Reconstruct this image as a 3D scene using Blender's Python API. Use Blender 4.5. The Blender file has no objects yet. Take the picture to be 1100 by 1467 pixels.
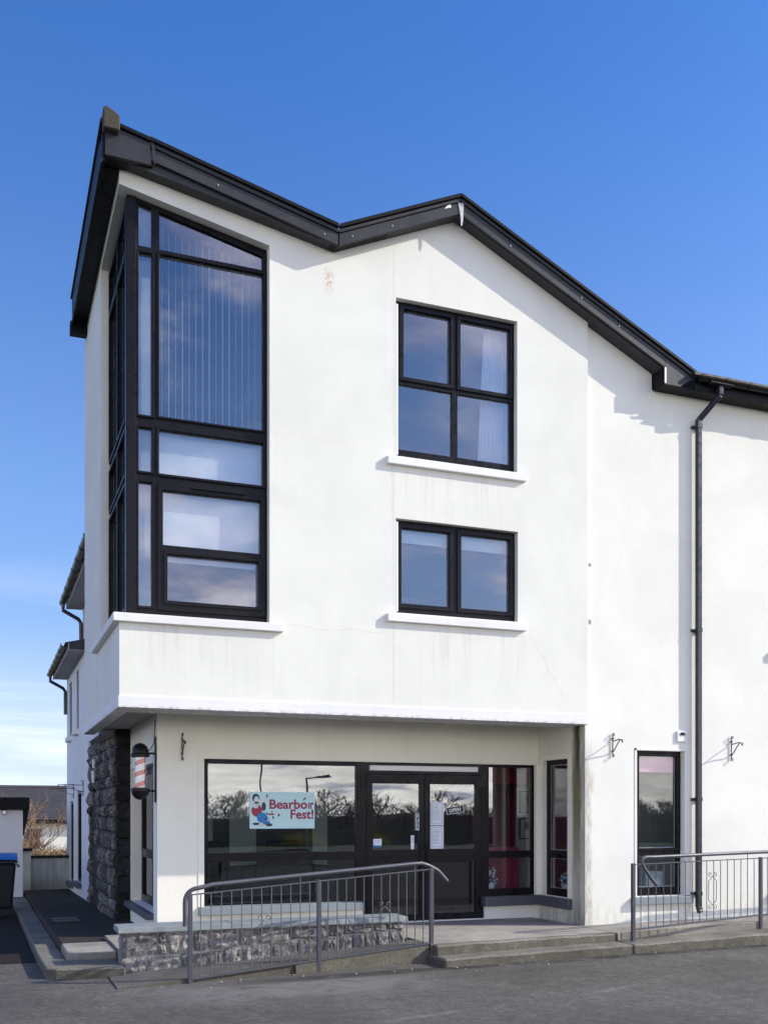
import bpy, bmesh, math, random
from mathutils import Vector, Matrix, noise
from mathutils.geometry import tessellate_polygon
R = math.radians
scene = bpy.context.scene
COL = scene.collection

# ------------------------------------------------------------------ camera
cam_d = bpy.data.cameras.new('camera')
cam = bpy.data.objects.new('camera', cam_d); COL.objects.link(cam)
cam.location = (0, 0, 1.78); cam.rotation_euler = (R(90), 0, R(-21.46))
cam_d.sensor_fit = 'VERTICAL'; cam_d.sensor_height = 36; cam_d.sensor_width = 36
cam_d.lens = 36*1455/1467; cam_d.shift_y = 0.2941
cam_d.clip_start = 0.1; cam_d.clip_end = 2000
scene.camera = cam

# ------------------------------------------------------------------ sun, sky, exposure
SUN = Vector((2.35, -1.0, 1.5)).normalized()          # towards the sun
EL = math.asin(SUN.z); AZ = math.atan2(SUN.x, SUN.y)
sd = bpy.data.lights.new('sun', 'SUN'); sd.energy = 3.3; sd.angle = R(0.53); sd.color = (1.0, 0.94, 0.81)
so = bpy.data.objects.new('sun', sd); COL.objects.link(so)
so.rotation_euler = SUN.to_track_quat('Z', 'Y').to_euler(); so.location = (30, -15, 30)
scene.view_settings.view_transform = 'Standard'; scene.view_settings.look = 'None'
scene.view_settings.gamma = 1; scene.view_settings.exposure = 0.55
scene.view_settings.use_curve_mapping = False

class NT:
    def __init__(s, tree): s.t = tree; s.n = tree.nodes; s.l = tree.links; s.n.clear()
    def new(s, typ, ins=None, **kw):
        nd = s.n.new(typ)
        for k, v in kw.items(): setattr(nd, k, v)
        for k, v in (ins or {}).items():
            if hasattr(v, 'bl_idname') and hasattr(v, 'is_linked'): s.l.new(v, nd.inputs[k])
            else: nd.inputs[k].default_value = v
        return nd
    def math(s, op, a, b=0.0, c=0.0, clamp=False):
        nd = s.n.new('ShaderNodeMath'); nd.operation = op; nd.use_clamp = clamp
        for i, v in enumerate((a, b, c)):
            if hasattr(v, 'is_linked'): s.l.new(v, nd.inputs[i])
            else: nd.inputs[i].default_value = v
        return nd.outputs[0]
    def smooth(s, v, a, b, lo=0.0, hi=1.0):
        nd = s.n.new('ShaderNodeMapRange'); nd.interpolation_type = 'SMOOTHSTEP'
        s.l.new(v, nd.inputs[0]); nd.inputs[1].default_value = a; nd.inputs[2].default_value = b
        nd.inputs[3].default_value = lo; nd.inputs[4].default_value = hi
        return nd.outputs[0]
    def mix(s, f, a, b, blend='MIX'):
        nd = s.n.new('ShaderNodeMix'); nd.data_type = 'RGBA'; nd.blend_type = blend
        for i, v in ((0, f), (6, a), (7, b)):
            if hasattr(v, 'is_linked'): s.l.new(v, nd.inputs[i])
            else: nd.inputs[i].default_value = v if i == 0 else (*v[:3], 1)
        return nd.outputs[2]
    def noise(s, vec, scale, detail=4, rough=0.55, dist=0.0):
        nd = s.n.new('ShaderNodeTexNoise'); s.l.new(vec, nd.inputs['Vector'])
        nd.inputs['Scale'].default_value = scale; nd.inputs['Detail'].default_value = detail
        nd.inputs['Roughness'].default_value = rough; nd.inputs['Distortion'].default_value = dist
        return nd.outputs['Fac']
    def scale(s, vec, sc):
        nd = s.n.new('ShaderNodeMapping'); s.l.new(vec, nd.inputs[0]); nd.inputs['Scale'].default_value = sc
        return nd.outputs[0]
    def xyz(s, vec):
        nd = s.n.new('ShaderNodeSeparateXYZ'); s.l.new(vec, nd.inputs[0]); return nd.outputs

w = bpy.data.worlds.new('World'); scene.world = w; w.use_nodes = True
n = NT(w.node_tree)
tc = n.new('ShaderNodeTexCoord')
sky = n.new('ShaderNodeTexSky', sky_type='NISHITA', sun_disc=False)
sky.sun_elevation = EL; sky.sun_rotation = AZ; sky.altitude = 30
sky.air_density = 1.0; sky.dust_density = 1.5; sky.ozone_density = 3.0
dx, dy, dz = n.xyz(tc.outputs['Generated'])
den = n.math('ADD', n.math('MAXIMUM', dz, 0.0), 0.16)
cv = n.new('ShaderNodeCombineXYZ', {0: n.math('DIVIDE', dx, den), 1: n.math('DIVIDE', dy, den), 2: 0.0}).outputs[0]
nz = n.noise(cv, 1.9, 8, 0.60, 0.35)
th = n.smooth(dz, 0.08, 0.24, -0.14, 0.045)
cl = n.smooth(n.math('SUBTRACT', nz, th), 0.40, 0.62)
back = n.smooth(dy, 0.10, -0.30)                         # cloud lies on the side the windows look at
low = n.smooth(dz, 0.30, 0.06)
wis = n.math('MULTIPLY', n.smooth(n.noise(n.scale(cv, (0.5, 1.6, 1)), 1.1, 6, 0.6, 0.5), 0.45, 0.75), low)
cf = n.math('MULTIPLY', cl, back, clamp=True)
above = n.smooth(dz, -0.02, 0.01)
skyc = n.mix(1.0, sky.outputs[0], n.mix(n.smooth(dz, 0.28, 0.66), n.mix(n.smooth(dz, 0.0, 0.34), (1.12, 1.12, 1.32), (1.05, 1.25, 1.62)), (0.50, 0.99, 1.66)), 'MULTIPLY')
cn = n.smooth(n.noise(cv, 2.6, 5, 0.6), 0.3, 0.7)
cloud = n.mix(n.smooth(dz, 0.26, 0.05), n.mix(cn, (6.0, 5.6, 8.2), (14.0, 13.2, 15.0)), n.mix(cn, (19.4, 18.6, 17.4), (30.0, 28.6, 26.4)))
skyc = n.mix(n.smooth(dz, 0.20, 0.0, 0.0, 0.85), skyc, (5.6, 6.8, 10.2))
skyc = n.mix(n.math('MULTIPLY', wis, 0.55), skyc, (8.6, 8.9, 11.6))
mixc = n.mix(n.math('MULTIPLY', cf, above), skyc, cloud)
bg = n.new('ShaderNodeBackground', {'Color': mixc, 'Strength': 0.1})
out = n.new('ShaderNodeOutputWorld'); n.l.new(bg.outputs[0], out.inputs[0])

# ------------------------------------------------------------------ materials
def newmat(name):
    m = bpy.data.materials.new(name); m.use_nodes = True
    t = NT(m.node_tree)
    o = t.new('ShaderNodeOutputMaterial')
    b = t.new('ShaderNodeBsdfPrincipled'); t.l.new(b.outputs[0], o.inputs[0])
    co = t.new('ShaderNodeTexCoord').outputs['Object']
    return m, t, b, o, co
def bump(t, b, h, strength=0.3, dist=0.01):
    bp = t.new('ShaderNodeBump', {'Height': h, 'Strength': strength, 'Distance': dist})
    t.l.new(bp.outputs[0], b.inputs['Normal'])
def plain(name, col, rough=0.6, var=0.15, vs=6.0, metal=0.0, bs=0.0, bscale=60.0, spec=0.5):
    m, t, b, o, co = newmat(name)
    f = t.noise(co, vs, 5)
    c = t.mix(f, [x*(1-var) for x in col], [min(1, x*(1+var)) for x in col])
    t.l.new(c, b.inputs['Base Color'])
    rr = t.smooth(t.noise(co, vs*2.3, 4), 0.3, 0.7, max(0.03, rough-0.08), min(1, rough+0.08)); t.l.new(rr, b.inputs['Roughness'])
    b.inputs['Metallic'].default_value = metal; b.inputs['Specular IOR Level'].default_value = spec
    if bs: bump(t, b, t.noise(co, bscale, 4), bs, 0.006)
    return m
def render_mat(name, base, grime=0.5, extra=None):
    """painted sand-cement render: faint blotches, vertical wash streaks, hairline texture"""
    m, t, b, o, co = newmat(name)
    c = t.mix(t.smooth(t.noise(co, 0.8, 6, 0.66, 0.4), 0.3, 0.72), [x*0.91 for x in base], base)
    st = t.smooth(t.noise(t.scale(co, (5.0, 5.0, 0.35)), 1.2, 5, 0.6), 0.5, 0.78)
    c = t.mix(t.math('MULTIPLY', st, 0.16*grime), c, (0.42, 0.40, 0.36))
    sp = t.smooth(t.noise(co, 9, 6, 0.7), 0.60, 0.76)
    c = t.mix(t.math('MULTIPLY', sp, 0.22*grime), c, (0.36, 0.35, 0.33))
    if extra: c = extra(t, co, c)
    t.l.new(c, b.inputs['Base Color']); b.inputs['Roughness'].default_value = 0.85
    b.inputs['Specular IOR Level'].default_value = 0.25
    h = t.math('ADD', t.math('MULTIPLY', t.noise(co, 120, 3), 0.4), t.noise(co, 5, 4))
    bump(t, b, h, 0.18, 0.012)
    return m
def gauss(t, v, c, wd):                                 # 1 at c, 0 beyond wd
    return t.smooth(t.math('ABSOLUTE', t.math('SUBTRACT', v, c)), wd, wd*0.25)
def x_upper(t, co, c):
    x, y, z = t.xyz(co)
    nn = t.noise(co, 22, 5, 0.65)
    rust = t.math('MULTIPLY', gauss(t, x, 3.98, 0.09), gauss(t, z, 8.40, 0.22))
    rust = t.math('MULTIPLY', rust, t.smooth(nn, 0.42, 0.62))
    c = t.mix(t.math('MULTIPLY', rust, 0.55), c, (0.42, 0.24, 0.08))
    # hairline cracks, one running along the floor line and one dropping off the sill
    wob = t.math('MULTIPLY', t.math('SUBTRACT', t.noise(co, 2.4, 5, 0.7), 0.5), 0.22)
    l1 = gauss(t, t.math('ADD', z, wob), 4.07, 0.010); l1 = t.math('MULTIPLY', l1, t.math('MULTIPLY', gauss(t, x, 4.1, 1.2), 0.5))
    l1b = t.math('MULTIPLY', gauss(t, t.math('ADD', z, wob), 6.42, 0.008), t.math('MULTIPLY', gauss(t, x, 3.7, 1.1), 0.35))
    d = t.math('ADD', t.math('ADD', t.math('MULTIPLY', x, 0.72), t.math('MULTIPLY', z, 0.5)), wob)
    l2 = t.math('MULTIPLY', gauss(t, d, 6.98, 0.012), t.math('MULTIPLY', gauss(t, z, 3.7, 0.62), t.smooth(x, 6.6, 6.8)))
    c = t.mix(t.math('MAXIMUM', t.math('MAXIMUM', l1, l1b), t.math('MULTIPLY', l2, 0.5)), c, (0.66, 0.60, 0.50))
    for sx0, sx1, sz in ((4.75,6.74,6.2),(4.75,6.74,4.2),(1.4,3.39,3.97)):
        run = t.math('MULTIPLY', t.math('MULTIPLY', t.smooth(z, sz-1.0, sz), t.smooth(z, sz+0.02, sz)), t.math('MULTIPLY', t.smooth(x, sx0-0.05, sx0+0.05), t.smooth(x, sx1+0.05, sx1-0.05)))
        dr = t.smooth(t.noise(t.scale(co, (9, 1, 0.5)), 1.7, 5, 0.7), 0.48, 0.7)
        c = t.mix(t.math('MULTIPLY', t.math('MULTIPLY', run, dr), 0.20), c, (0.36, 0.34, 0.29))
    low = t.math('MULTIPLY', t.smooth(z, 3.6, 3.12), t.smooth(nn, 0.5, 0.8))
    c = t.mix(t.math('MULTIPLY', low, 0.18), c, (0.35, 0.34, 0.30))
    return c
def x_right(t, co, c):
    x, y, z = t.xyz(co)
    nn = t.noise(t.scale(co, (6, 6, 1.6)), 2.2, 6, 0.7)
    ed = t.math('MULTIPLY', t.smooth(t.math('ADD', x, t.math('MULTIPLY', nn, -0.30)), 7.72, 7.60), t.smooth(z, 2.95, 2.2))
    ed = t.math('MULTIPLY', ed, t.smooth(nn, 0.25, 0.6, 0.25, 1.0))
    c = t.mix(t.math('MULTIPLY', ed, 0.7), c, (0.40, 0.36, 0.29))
    ft = t.math('MULTIPLY', t.smooth(z, 0.75, 0.25), t.smooth(nn, 0.35, 0.7))
    c = t.mix(t.math('MULTIPLY', ft, 0.4), c, (0.42, 0.39, 0.30))
    s1 = t.math('MULTIPLY', gauss(t, x, 7.80, 0.035), t.math('MAXIMUM', gauss(t, z, 5.22, 0.04), gauss(t, z, 4.43, 0.05)))
    c = t.mix(t.math('MULTIPLY', s1, 0.8), c, (0.12, 0.11, 0.10))
    return c
def x_return(t, co, c):
    x, y, z = t.xyz(co)
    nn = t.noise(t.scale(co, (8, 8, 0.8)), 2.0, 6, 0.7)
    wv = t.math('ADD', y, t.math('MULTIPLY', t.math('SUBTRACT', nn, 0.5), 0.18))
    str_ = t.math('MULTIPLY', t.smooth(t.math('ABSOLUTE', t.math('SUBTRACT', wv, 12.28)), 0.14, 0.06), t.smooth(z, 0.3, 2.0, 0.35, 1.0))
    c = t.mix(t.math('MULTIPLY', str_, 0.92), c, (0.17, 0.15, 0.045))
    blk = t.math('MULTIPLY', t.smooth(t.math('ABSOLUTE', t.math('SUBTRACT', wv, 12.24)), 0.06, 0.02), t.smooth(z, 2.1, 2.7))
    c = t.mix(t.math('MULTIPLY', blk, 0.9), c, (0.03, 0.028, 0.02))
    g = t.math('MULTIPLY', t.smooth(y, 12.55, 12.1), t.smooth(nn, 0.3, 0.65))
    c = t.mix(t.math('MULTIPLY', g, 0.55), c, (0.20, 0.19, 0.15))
    ft = t.math('MULTIPLY', t.smooth(z, 0.75, 0.25), t.smooth(nn, 0.3, 0.7))
    c = t.mix(t.math('MULTIPLY', ft, 0.6), c, (0.16, 0.15, 0.11))
    return c
def x_plinth(t, co, c):
    nn = t.noise(co, 14, 6, 0.7)
    x, y, z = t.xyz(co)
    e = t.math('MULTIPLY', t.smooth(z, 3.05, 2.99), t.smooth(nn, 0.45, 0.6))
    return t.mix(t.math('MULTIPLY', e, 0.6), c, (0.2, 0.19, 0.18))
def x_gate(t, co, c):
    nn = t.noise(t.scale(co, (5, 5, 0.7)), 2.0, 6, 0.7)
    x, y, z = t.xyz(co)
    c = t.mix(t.smooth(nn, 0.35, 0.7, 0.0, 0.8), c, (0.34, 0.34, 0.30))
    return t.mix(t.math('MULTIPLY', t.smooth(z, 0.4, -0.1), 0.6), c, (0.16, 0.17, 0.12))
M = {}
M['render'] = render_mat('painted_render', (0.79, 0.782, 0.712), 0.45, x_upper)
M['render_right'] = render_mat('bright_painted_render', (0.83, 0.82, 0.745), 0.2, x_right)
M['render_shop'] = render_mat('cream_painted_render', (0.86, 0.838, 0.735), 0.4)
M['render_return'] = render_mat('damp_stained_render', (0.80, 0.765, 0.68), 0.6, x_return)
M['render_wing'] = render_mat('wing_render', (0.78, 0.77, 0.76), 0.6)
M['plinth'] = render_mat('drip_band_render', (0.82, 0.81, 0.80), 0.6, x_plinth)
M['gate_render'] = render_mat('weathered_render', (0.60, 0.59, 0.55), 1.0, x_gate)
M['sill'] = render_mat('painted_sill', (0.82, 0.81, 0.78), 1.0)
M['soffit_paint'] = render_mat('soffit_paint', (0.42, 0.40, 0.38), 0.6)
M['upvc'] = plain('black_upvc', (0.009, 0.0085, 0.011), 0.32, 0.15, 3, spec=0.16)
M['fascia'] = plain('dark_fascia_board', (0.034, 0.034, 0.038), 0.45, 0.55, 2.2, spec=0.3)
M['soffit'] = plain('black_soffit_board', (0.008, 0.008, 0.010), 0.5, 0.2, 4, spec=0.15)
M['slate'] = plain('roof_slate', (0.03, 0.031, 0.036), 0.6, 0.4, 8, bs=0.3)
M['lichen'] = plain('lichen_ridge_tile', (0.05, 0.043, 0.03), 0.85, 0.7, 30, bs=0.4)
M['grey_sill'] = plain('blue_grey_slab', (0.22, 0.25, 0.27), 0.6, 0.15, 7, bs=0.15)
M['dark_sill'] = plain('dark_shaded_sill', (0.075, 0.08, 0.095), 0.5, 0.2, 7)  # dark copy of the blue-grey slab, recess shade put into its colour
M['pipe'] = plain('dark_navy_pipe', (0.022, 0.024, 0.036), 0.3, 0.2, 5)
M['rail'] = plain('galvanised_rail_paint', (0.075, 0.075, 0.092), 0.45, 0.3, 25, metal=0.2)
M['bar'] = plain('galvanised_bar', (0.11, 0.11, 0.115), 0.5, 0.3, 25, metal=0.2)
M['iron'] = plain('wrought_iron', (0.06, 0.06, 0.062), 0.55, 0.3, 30, metal=0.2)
M['black'] = plain('black_gloss', (0.008, 0.008, 0.009), 0.35, 0.2, 8, spec=0.25)
M['white'] = plain('white_plastic', (0.78, 0.78, 0.76), 0.45, 0.05, 8)
M['paper'] = plain('white_paper', (0.72, 0.76, 0.82), 0.8, 0.05, 12)
M['ink'] = plain('grey_ink', (0.16, 0.18, 0.22), 0.8, 0.1, 12)
M['poster'] = plain('pale_aqua_poster', (0.50, 0.72, 0.74), 0.6, 0.05, 6)
M['poster_red'] = plain('crimson_print', (0.30, 0.03, 0.07), 0.6, 0.1, 6)
M['print_blue'] = plain('blue_print', (0.02, 0.20, 0.48), 0.6, 0.15, 20)
M['print_dark'] = plain('dark_print', (0.03, 0.045, 0.055), 0.6, 0.15, 20)
M['print_skin'] = plain('pale_print', (0.62, 0.60, 0.56), 0.6, 0.1, 20)
M['print_lilac'] = plain('lilac_print', (0.42, 0.38, 0.55), 0.6, 0.1, 20)
M['blind'] = plain('white_blind_fabric', (0.86, 0.87, 0.84), 0.8, 0.04, 8)
M['slat'] = plain('vertical_blind_fabric', (0.56, 0.58, 0.64), 0.8, 0.08, 8)
M['curtain'] = plain('white_net_curtain', (0.75, 0.77, 0.80), 0.9, 0.05, 8)
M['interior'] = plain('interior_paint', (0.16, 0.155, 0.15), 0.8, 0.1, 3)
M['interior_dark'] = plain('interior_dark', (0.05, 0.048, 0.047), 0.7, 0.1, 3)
M['crimson'] = plain('crimson_wall_paint', (0.34, 0.045, 0.09), 0.7, 0.1, 3)
M['pink'] = plain('pink_roller_blind', (0.80, 0.40, 0.55), 0.8, 0.05, 5)
M['brown'] = plain('brown_curtain', (0.32, 0.21, 0.14), 0.8, 0.1, 5)
M['sage'] = plain('sage_panel', (0.48, 0.53, 0.49), 0.8, 0.05, 5)
M['aqua'] = plain('pale_aqua_box', (0.42, 0.58, 0.60), 0.5, 0.05, 5)
M['flower_white'] = plain('white_petals', (0.75, 0.75, 0.78), 0.7, 0.1, 20)
M['flower_blue'] = plain('blue_petals', (0.08, 0.30, 0.62), 0.7, 0.2, 20)
M['leaf'] = plain('dark_leaf', (0.04, 0.07, 0.03), 0.6, 0.3, 20)
M['bin_body'] = plain('dark_bin_plastic', (0.016, 0.018, 0.022), 0.5, 0.2, 8)
M['bin_lid'] = plain('blue_bin_lid', (0.02, 0.13, 0.42), 0.4, 0.1, 8)
M['rubber'] = plain('rubber', (0.02, 0.02, 0.02), 0.8, 0.1, 8)
M['bark'] = plain('bare_bark', (0.27, 0.17, 0.10), 0.9, 0.35, 12)
M['straw'] = plain('dry_golden_twigs', (0.26, 0.17, 0.06), 0.9, 0.4, 6)
M['darkbark'] = plain('hedgerow_bark', (0.14, 0.11, 0.09), 0.9, 0.3, 12)
M['gorse'] = plain('gorse_flower', (0.45, 0.33, 0.03), 0.9, 0.3, 14)
M['grass'] = plain('rough_grass', (0.07, 0.085, 0.03), 0.95, 0.4, 2)
M['earth'] = plain('earth_bank', (0.10, 0.085, 0.06), 0.95, 0.4, 2)
M['house'] = render_mat('far_house_render', (0.78, 0.75, 0.69), 0.5)
M['sofa'] = plain('black_upholstery', (0.008, 0.008, 0.009), 0.8, 0.2, 8)
M['spacer'] = plain('silver_spacer', (0.5, 0.5, 0.5), 0.5, 0.05, 8)
M['metal'] = plain('brushed_metal', (0.45, 0.46, 0.47), 0.3, 0.1, 20, metal=0.9)
M['lamp_grey'] = plain('lamp_grey_paint', (0.22, 0.23, 0.24), 0.5, 0.1, 12)
M['car_white'] = plain('white_car_paint', (0.75, 0.76, 0.77), 0.2, 0.03, 4)
M['car_blue'] = plain('blue_car_paint', (0.03, 0.07, 0.20), 0.2, 0.05, 4)
M['carglass'] = plain('car_glass', (0.02, 0.025, 0.03), 0.06, 0.05, 4)
def concrete(name, col, agg=0.5, dirt=0.5):
    m, t, b, o, co = newmat(name)
    c = t.mix(t.smooth(t.noise(co, 1.1, 6, 0.65), 0.3, 0.72), [x*0.62 for x in col], [x*1.1 for x in col])
    v = t.new('ShaderNodeTexVoronoi', {'Vector': co, 'Scale': 70.0}).outputs['Distance']
    c = t.mix(t.math('MULTIPLY', t.smooth(v, 0.28, 0.05), agg*0.6), c, [min(1, x*2.0) for x in col])
    f = t.smooth(t.noise(co, 38, 5, 0.75), 0.44, 0.66)
    c = t.mix(t.math('MULTIPLY', f, agg), c, [x*0.30 for x in col])
    nzz = t.xyz(t.new('ShaderNodeNewGeometry').outputs['Normal'])[2]
    vf = t.math('MULTIPLY', t.smooth(nzz, 0.75, 0.3), t.smooth(t.noise(co, 9, 6, 0.75), 0.25, 0.6, 0.35, 0.8))
    c = t.mix(t.math('MULTIPLY', vf, min(1.0, dirt*1.5)), c, (0.075, 0.066, 0.048))
    d = t.smooth(t.noise(co, 3.2, 6, 0.7), 0.48, 0.75)
    c = t.mix(t.math('MULTIPLY', d, dirt), c, [x*0.32 for x in col])
    t.l.new(c, b.inputs['Base Color']); b.inputs['Roughness'].default_value = 0.92
    b.inputs['Specular IOR Level'].default_value = 0.2
    bump(t, b, t.math('ADD', t.noise(co, 75, 4), t.math('MULTIPLY', t.noise(co, 14, 4), 1.2)), 0.55, 0.012)
    return m
M['concrete'] = concrete('kerb_concrete', (0.25, 0.235, 0.195), 0.8, 0.55)
M['ramp_conc'] = concrete('ramp_concrete', (0.17, 0.158, 0.14), 0.5, 0.6)
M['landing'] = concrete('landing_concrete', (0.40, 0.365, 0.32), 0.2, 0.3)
M['path'] = concrete('shaded_path_concrete', (0.062, 0.050, 0.040), 0.3, 0.4)  # shaded part of the side path, the shade put into its colour
M['coping'] = plain('coping_slab', (0.22, 0.24, 0.245), 0.75, 0.25, 9, bs=0.25)
M['mortar'] = plain('pale_mortar', (0.52, 0.51, 0.48), 0.95, 0.2, 20, bs=0.4)
M['dark_mortar'] = plain('dark_mortar', (0.022, 0.022, 0.022), 0.95, 0.3, 20, bs=0.4)
def stone_mat(name, lo, hi, cr=(0.40, 0.62), sc=13, fd=0.45, tone=((0.55, 0.55, 0.57), (1.1, 1.08, 1.05))):
    m, t, b, o, co = newmat(name)
    inf = t.new('ShaderNodeObjectInfo').outputs['Random']
    f = t.smooth(t.noise(co, sc, 7, 0.72, 0.6), *cr)
    c = t.mix(f, lo, hi)
    f2 = t.smooth(t.noise(co, 46, 5, 0.75), 0.45, 0.65)
    c = t.mix(t.math('MULTIPLY', f2, fd), c, [x*0.5 for x in lo])
    c = t.mix(1.0, c, t.mix(inf, *tone), 'MULTIPLY')
    t.l.new(c, b.inputs['Base Color']); b.inputs['Roughness'].default_value = 0.9
    b.inputs['Specular IOR Level'].default_value = 0.25
    bump(t, b, t.math('ADD', t.noise(co, 26, 6, 0.7), t.math('MULTIPLY', t.noise(co, 90, 3), 0.4)), 0.9, 0.03)
    return m
M['limestone'] = stone_mat('grey_limestone', (0.17, 0.166, 0.16), (0.40, 0.385, 0.36), (0.36, 0.66), 9, 0.35, ((0.62, 0.62, 0.64), (1.22, 1.19, 1.14)))
M['darkstone'] = stone_mat('dark_rubble_stone', (0.055, 0.052, 0.050), (0.33, 0.315, 0.29), (0.38, 0.66), 9, 0.35, ((0.35, 0.35, 0.36), (1.3, 1.27, 1.22)))
M['quoin'] = stone_mat('quoin_stone', (0.022, 0.022, 0.023), (0.05, 0.05, 0.052))
def asphalt():
    m, t, b, o, co = newmat('asphalt')
    c = t.mix(t.smooth(t.noise(co, 0.55, 6, 0.66, 0.5), 0.3, 0.72), (0.086, 0.078, 0.065), (0.152, 0.139, 0.117))
    pt = t.smooth(t.noise(co, 5.5, 7, 0.78, 0.6), 0.36, 0.64)
    c = t.mix(1.0, c, t.mix(pt, (0.74, 0.735, 0.73), (1.17, 1.17, 1.17)), 'MULTIPLY')
    p2 = t.smooth(t.noise(co, 15, 6, 0.8), 0.40, 0.62)
    c = t.mix(1.0, c, t.mix(p2, (0.74, 0.74, 0.74), (1.20, 1.20, 1.20)), 'MULTIPLY')
    ag = t.smooth(t.noise(co, 85, 4, 0.85), 0.50, 0.64)
    c = t.mix(t.math('MULTIPLY', ag, 0.65), c, (0.24, 0.23, 0.22))
    g2 = t.smooth(t.noise(co, 26, 5, 0.8), 0.46, 0.62); c = t.mix(t.math('MULTIPLY', g2, 0.4), c, (0.05, 0.048, 0.047))
    dk = t.smooth(t.noise(co, 40, 5, 0.85), 0.50, 0.64)
    c = t.mix(t.math('MULTIPLY', dk, 0.55), c, (0.03, 0.03, 0.031))
    x, y, z = t.xyz(co)
    # worn pale dust beside the ramp, two faded paint strokes, damp dirt along the kerb foot
    nn = t.noise(co, 2.2, 6, 0.7, 0.5)
    du = t.math('MULTIPLY', t.math('MULTIPLY', gauss(t, x, 3.0, 2.1), gauss(t, y, 10.0, 0.95)), t.smooth(nn, 0.32, 0.6))
    c = t.mix(t.math('MULTIPLY', du, 0.75), c, (0.20, 0.19, 0.18))
    def stroke(x0, y0, x1, y1, wd):
        L = math.hypot(x1-x0, y1-y0); ux, uy = (x1-x0)/L, (y1-y0)/L
        ax = t.math('SUBTRACT', x, x0); ay = t.math('SUBTRACT', y, y0)
        u = t.math('ADD', t.math('MULTIPLY', ax, ux), t.math('MULTIPLY', ay, uy))
        v = t.math('SUBTRACT', t.math('MULTIPLY', ax, uy), t.math('MULTIPLY', ay, ux))
        return t.math('MULTIPLY', gauss(t, v, 0, wd), gauss(t, u, L/2, L/2))
    s = t.math('MAXIMUM', stroke(2.9, 8.02, 4.35, 8.35, 0.07), stroke(5.3, 8.5, 6.6, 8.95, 0.06))
    c = t.mix(t.math('MULTIPLY', s, t.smooth(nn, 0.35, 0.6, 0.05, 0.35)), c, (0.26, 0.25, 0.24))
    dm = t.math('MULTIPLY', t.math('MULTIPLY', gauss(t, t.math('SUBTRACT', y, t.math('MULTIPLY', x, 0.062)), 10.28, 0.24), t.smooth(x, 1.5, 3.5)), t.smooth(nn, 0.30, 0.55))
    c = t.mix(t.math('MULTIPLY', dm, 0.8), c, (0.024, 0.025, 0.022))
    t.l.new(c, b.inputs['Base Color']); b.inputs['Roughness'].default_value = 0.9
    b.inputs['Specular IOR Level'].default_value = 0.25
    bump(t, b, t.math('ADD', t.noise(co, 150, 3, 0.7), t.noise(co, 6, 4)), 0.5, 0.008)
    return m
M['asphalt'] = asphalt()
M['asphalt_shade'] = plain('shaded_lane_asphalt', (0.026, 0.022, 0.018), 0.95, 0.4, 30, bs=0.4, bscale=120, spec=0.15)  # road asphalt made darker, the building's shade put into the colour
def glass_mat(name, r0, r1, tint=(0.90, 0.92, 0.93), col=(0.95, 0.97, 1.0)):
    m = bpy.data.materials.new(name); m.use_nodes = True
    t = NT(m.node_tree); o = t.new('ShaderNodeOutputMaterial')
    co = t.new('ShaderNodeTexCoord').outputs['Object']
    lw = t.new('ShaderNodeLayerWeight', {'Blend': 0.5})
    fac = t.math('ADD', r0, t.math('MULTIPLY', t.math('POWER', lw.outputs['Facing'], 4.0), r1))
    g = t.new('ShaderNodeBsdfGlossy', {'Color': (*col, 1), 'Roughness': 0.004})
    rv = t.new('ShaderNodeCombineXYZ', {0: t.math('MULTIPLY', t.new('ShaderNodeObjectInfo').outputs['Random'], 37.0)}).outputs[0]
    va = t.new('ShaderNodeVectorMath', operation='ADD'); t.l.new(co, va.inputs[0]); t.l.new(rv, va.inputs[1])
    bp = t.new('ShaderNodeBump', {'Height': t.noise(va.outputs[0], 1.1, 2), 'Strength': 0.035, 'Distance': 0.03})
    t.l.new(bp.outputs[0], g.inputs['Normal'])
    tr = t.new('ShaderNodeBsdfTransparent', {'Color': (*tint, 1)})
    mx = t.new('ShaderNodeMixShader'); t.l.new(fac, mx.inputs[0])
    t.l.new(tr.outputs[0], mx.inputs[1]); t.l.new(g.outputs[0], mx.inputs[2]); t.l.new(mx.outputs[0], o.inputs[0])
    return m
M['glass'] = glass_mat('double_glazing', 0.15, 0.5, (0.86, 0.89, 0.92))
M['glass_shop'] = glass_mat('shop_glazing', 0.105, 0.45)
M['glass_mid'] = glass_mat('small_window_glazing', 0.06, 0.4)
M['glass_side'] = glass_mat('side_glazing', 0.28, 0.3)
M['glass_low'] = glass_mat('low_shop_glazing', 0.045, 0.35)
M['glass_dark'] = glass_mat('dark_glazing', 0.16, 0.5, (0.4, 0.45, 0.46))
M['tube_glass'] = glass_mat('clear_tube', 0.05, 0.4, (0.97, 0.97, 0.97))
def stripe():
    m, t, b, o, co = newmat('red_white_helix')
    x, y, z = t.xyz(co)
    a = t.math('DIVIDE', t.math('ARCTAN2', y, x), 2*math.pi)
    f = t.math('FRACT', t.math('ADD', t.math('MULTIPLY', z, 6.9), t.math('MULTIPLY', a, -1.0)))
    s = t.math('LESS_THAN', f, 0.42)
    t.l.new(t.mix(s, (0.80, 0.76, 0.76), (0.55, 0.045, 0.05)), b.inputs['Base Color'])
    b.inputs['Roughness'].default_value = 0.35
    return m
M['stripe'] = stripe()
def slate_roof():
    m, t, b, o, co = newmat('grey_slate_roof')
    c = t.mix(t.noise(co, 1.4, 6, 0.7), (0.030, 0.029, 0.031), (0.075, 0.070, 0.070))
    t.l.new(c, b.inputs['Base Color']); b.inputs['Roughness'].default_value = 0.7
    return m
M['farslate'] = slate_roof()

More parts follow.
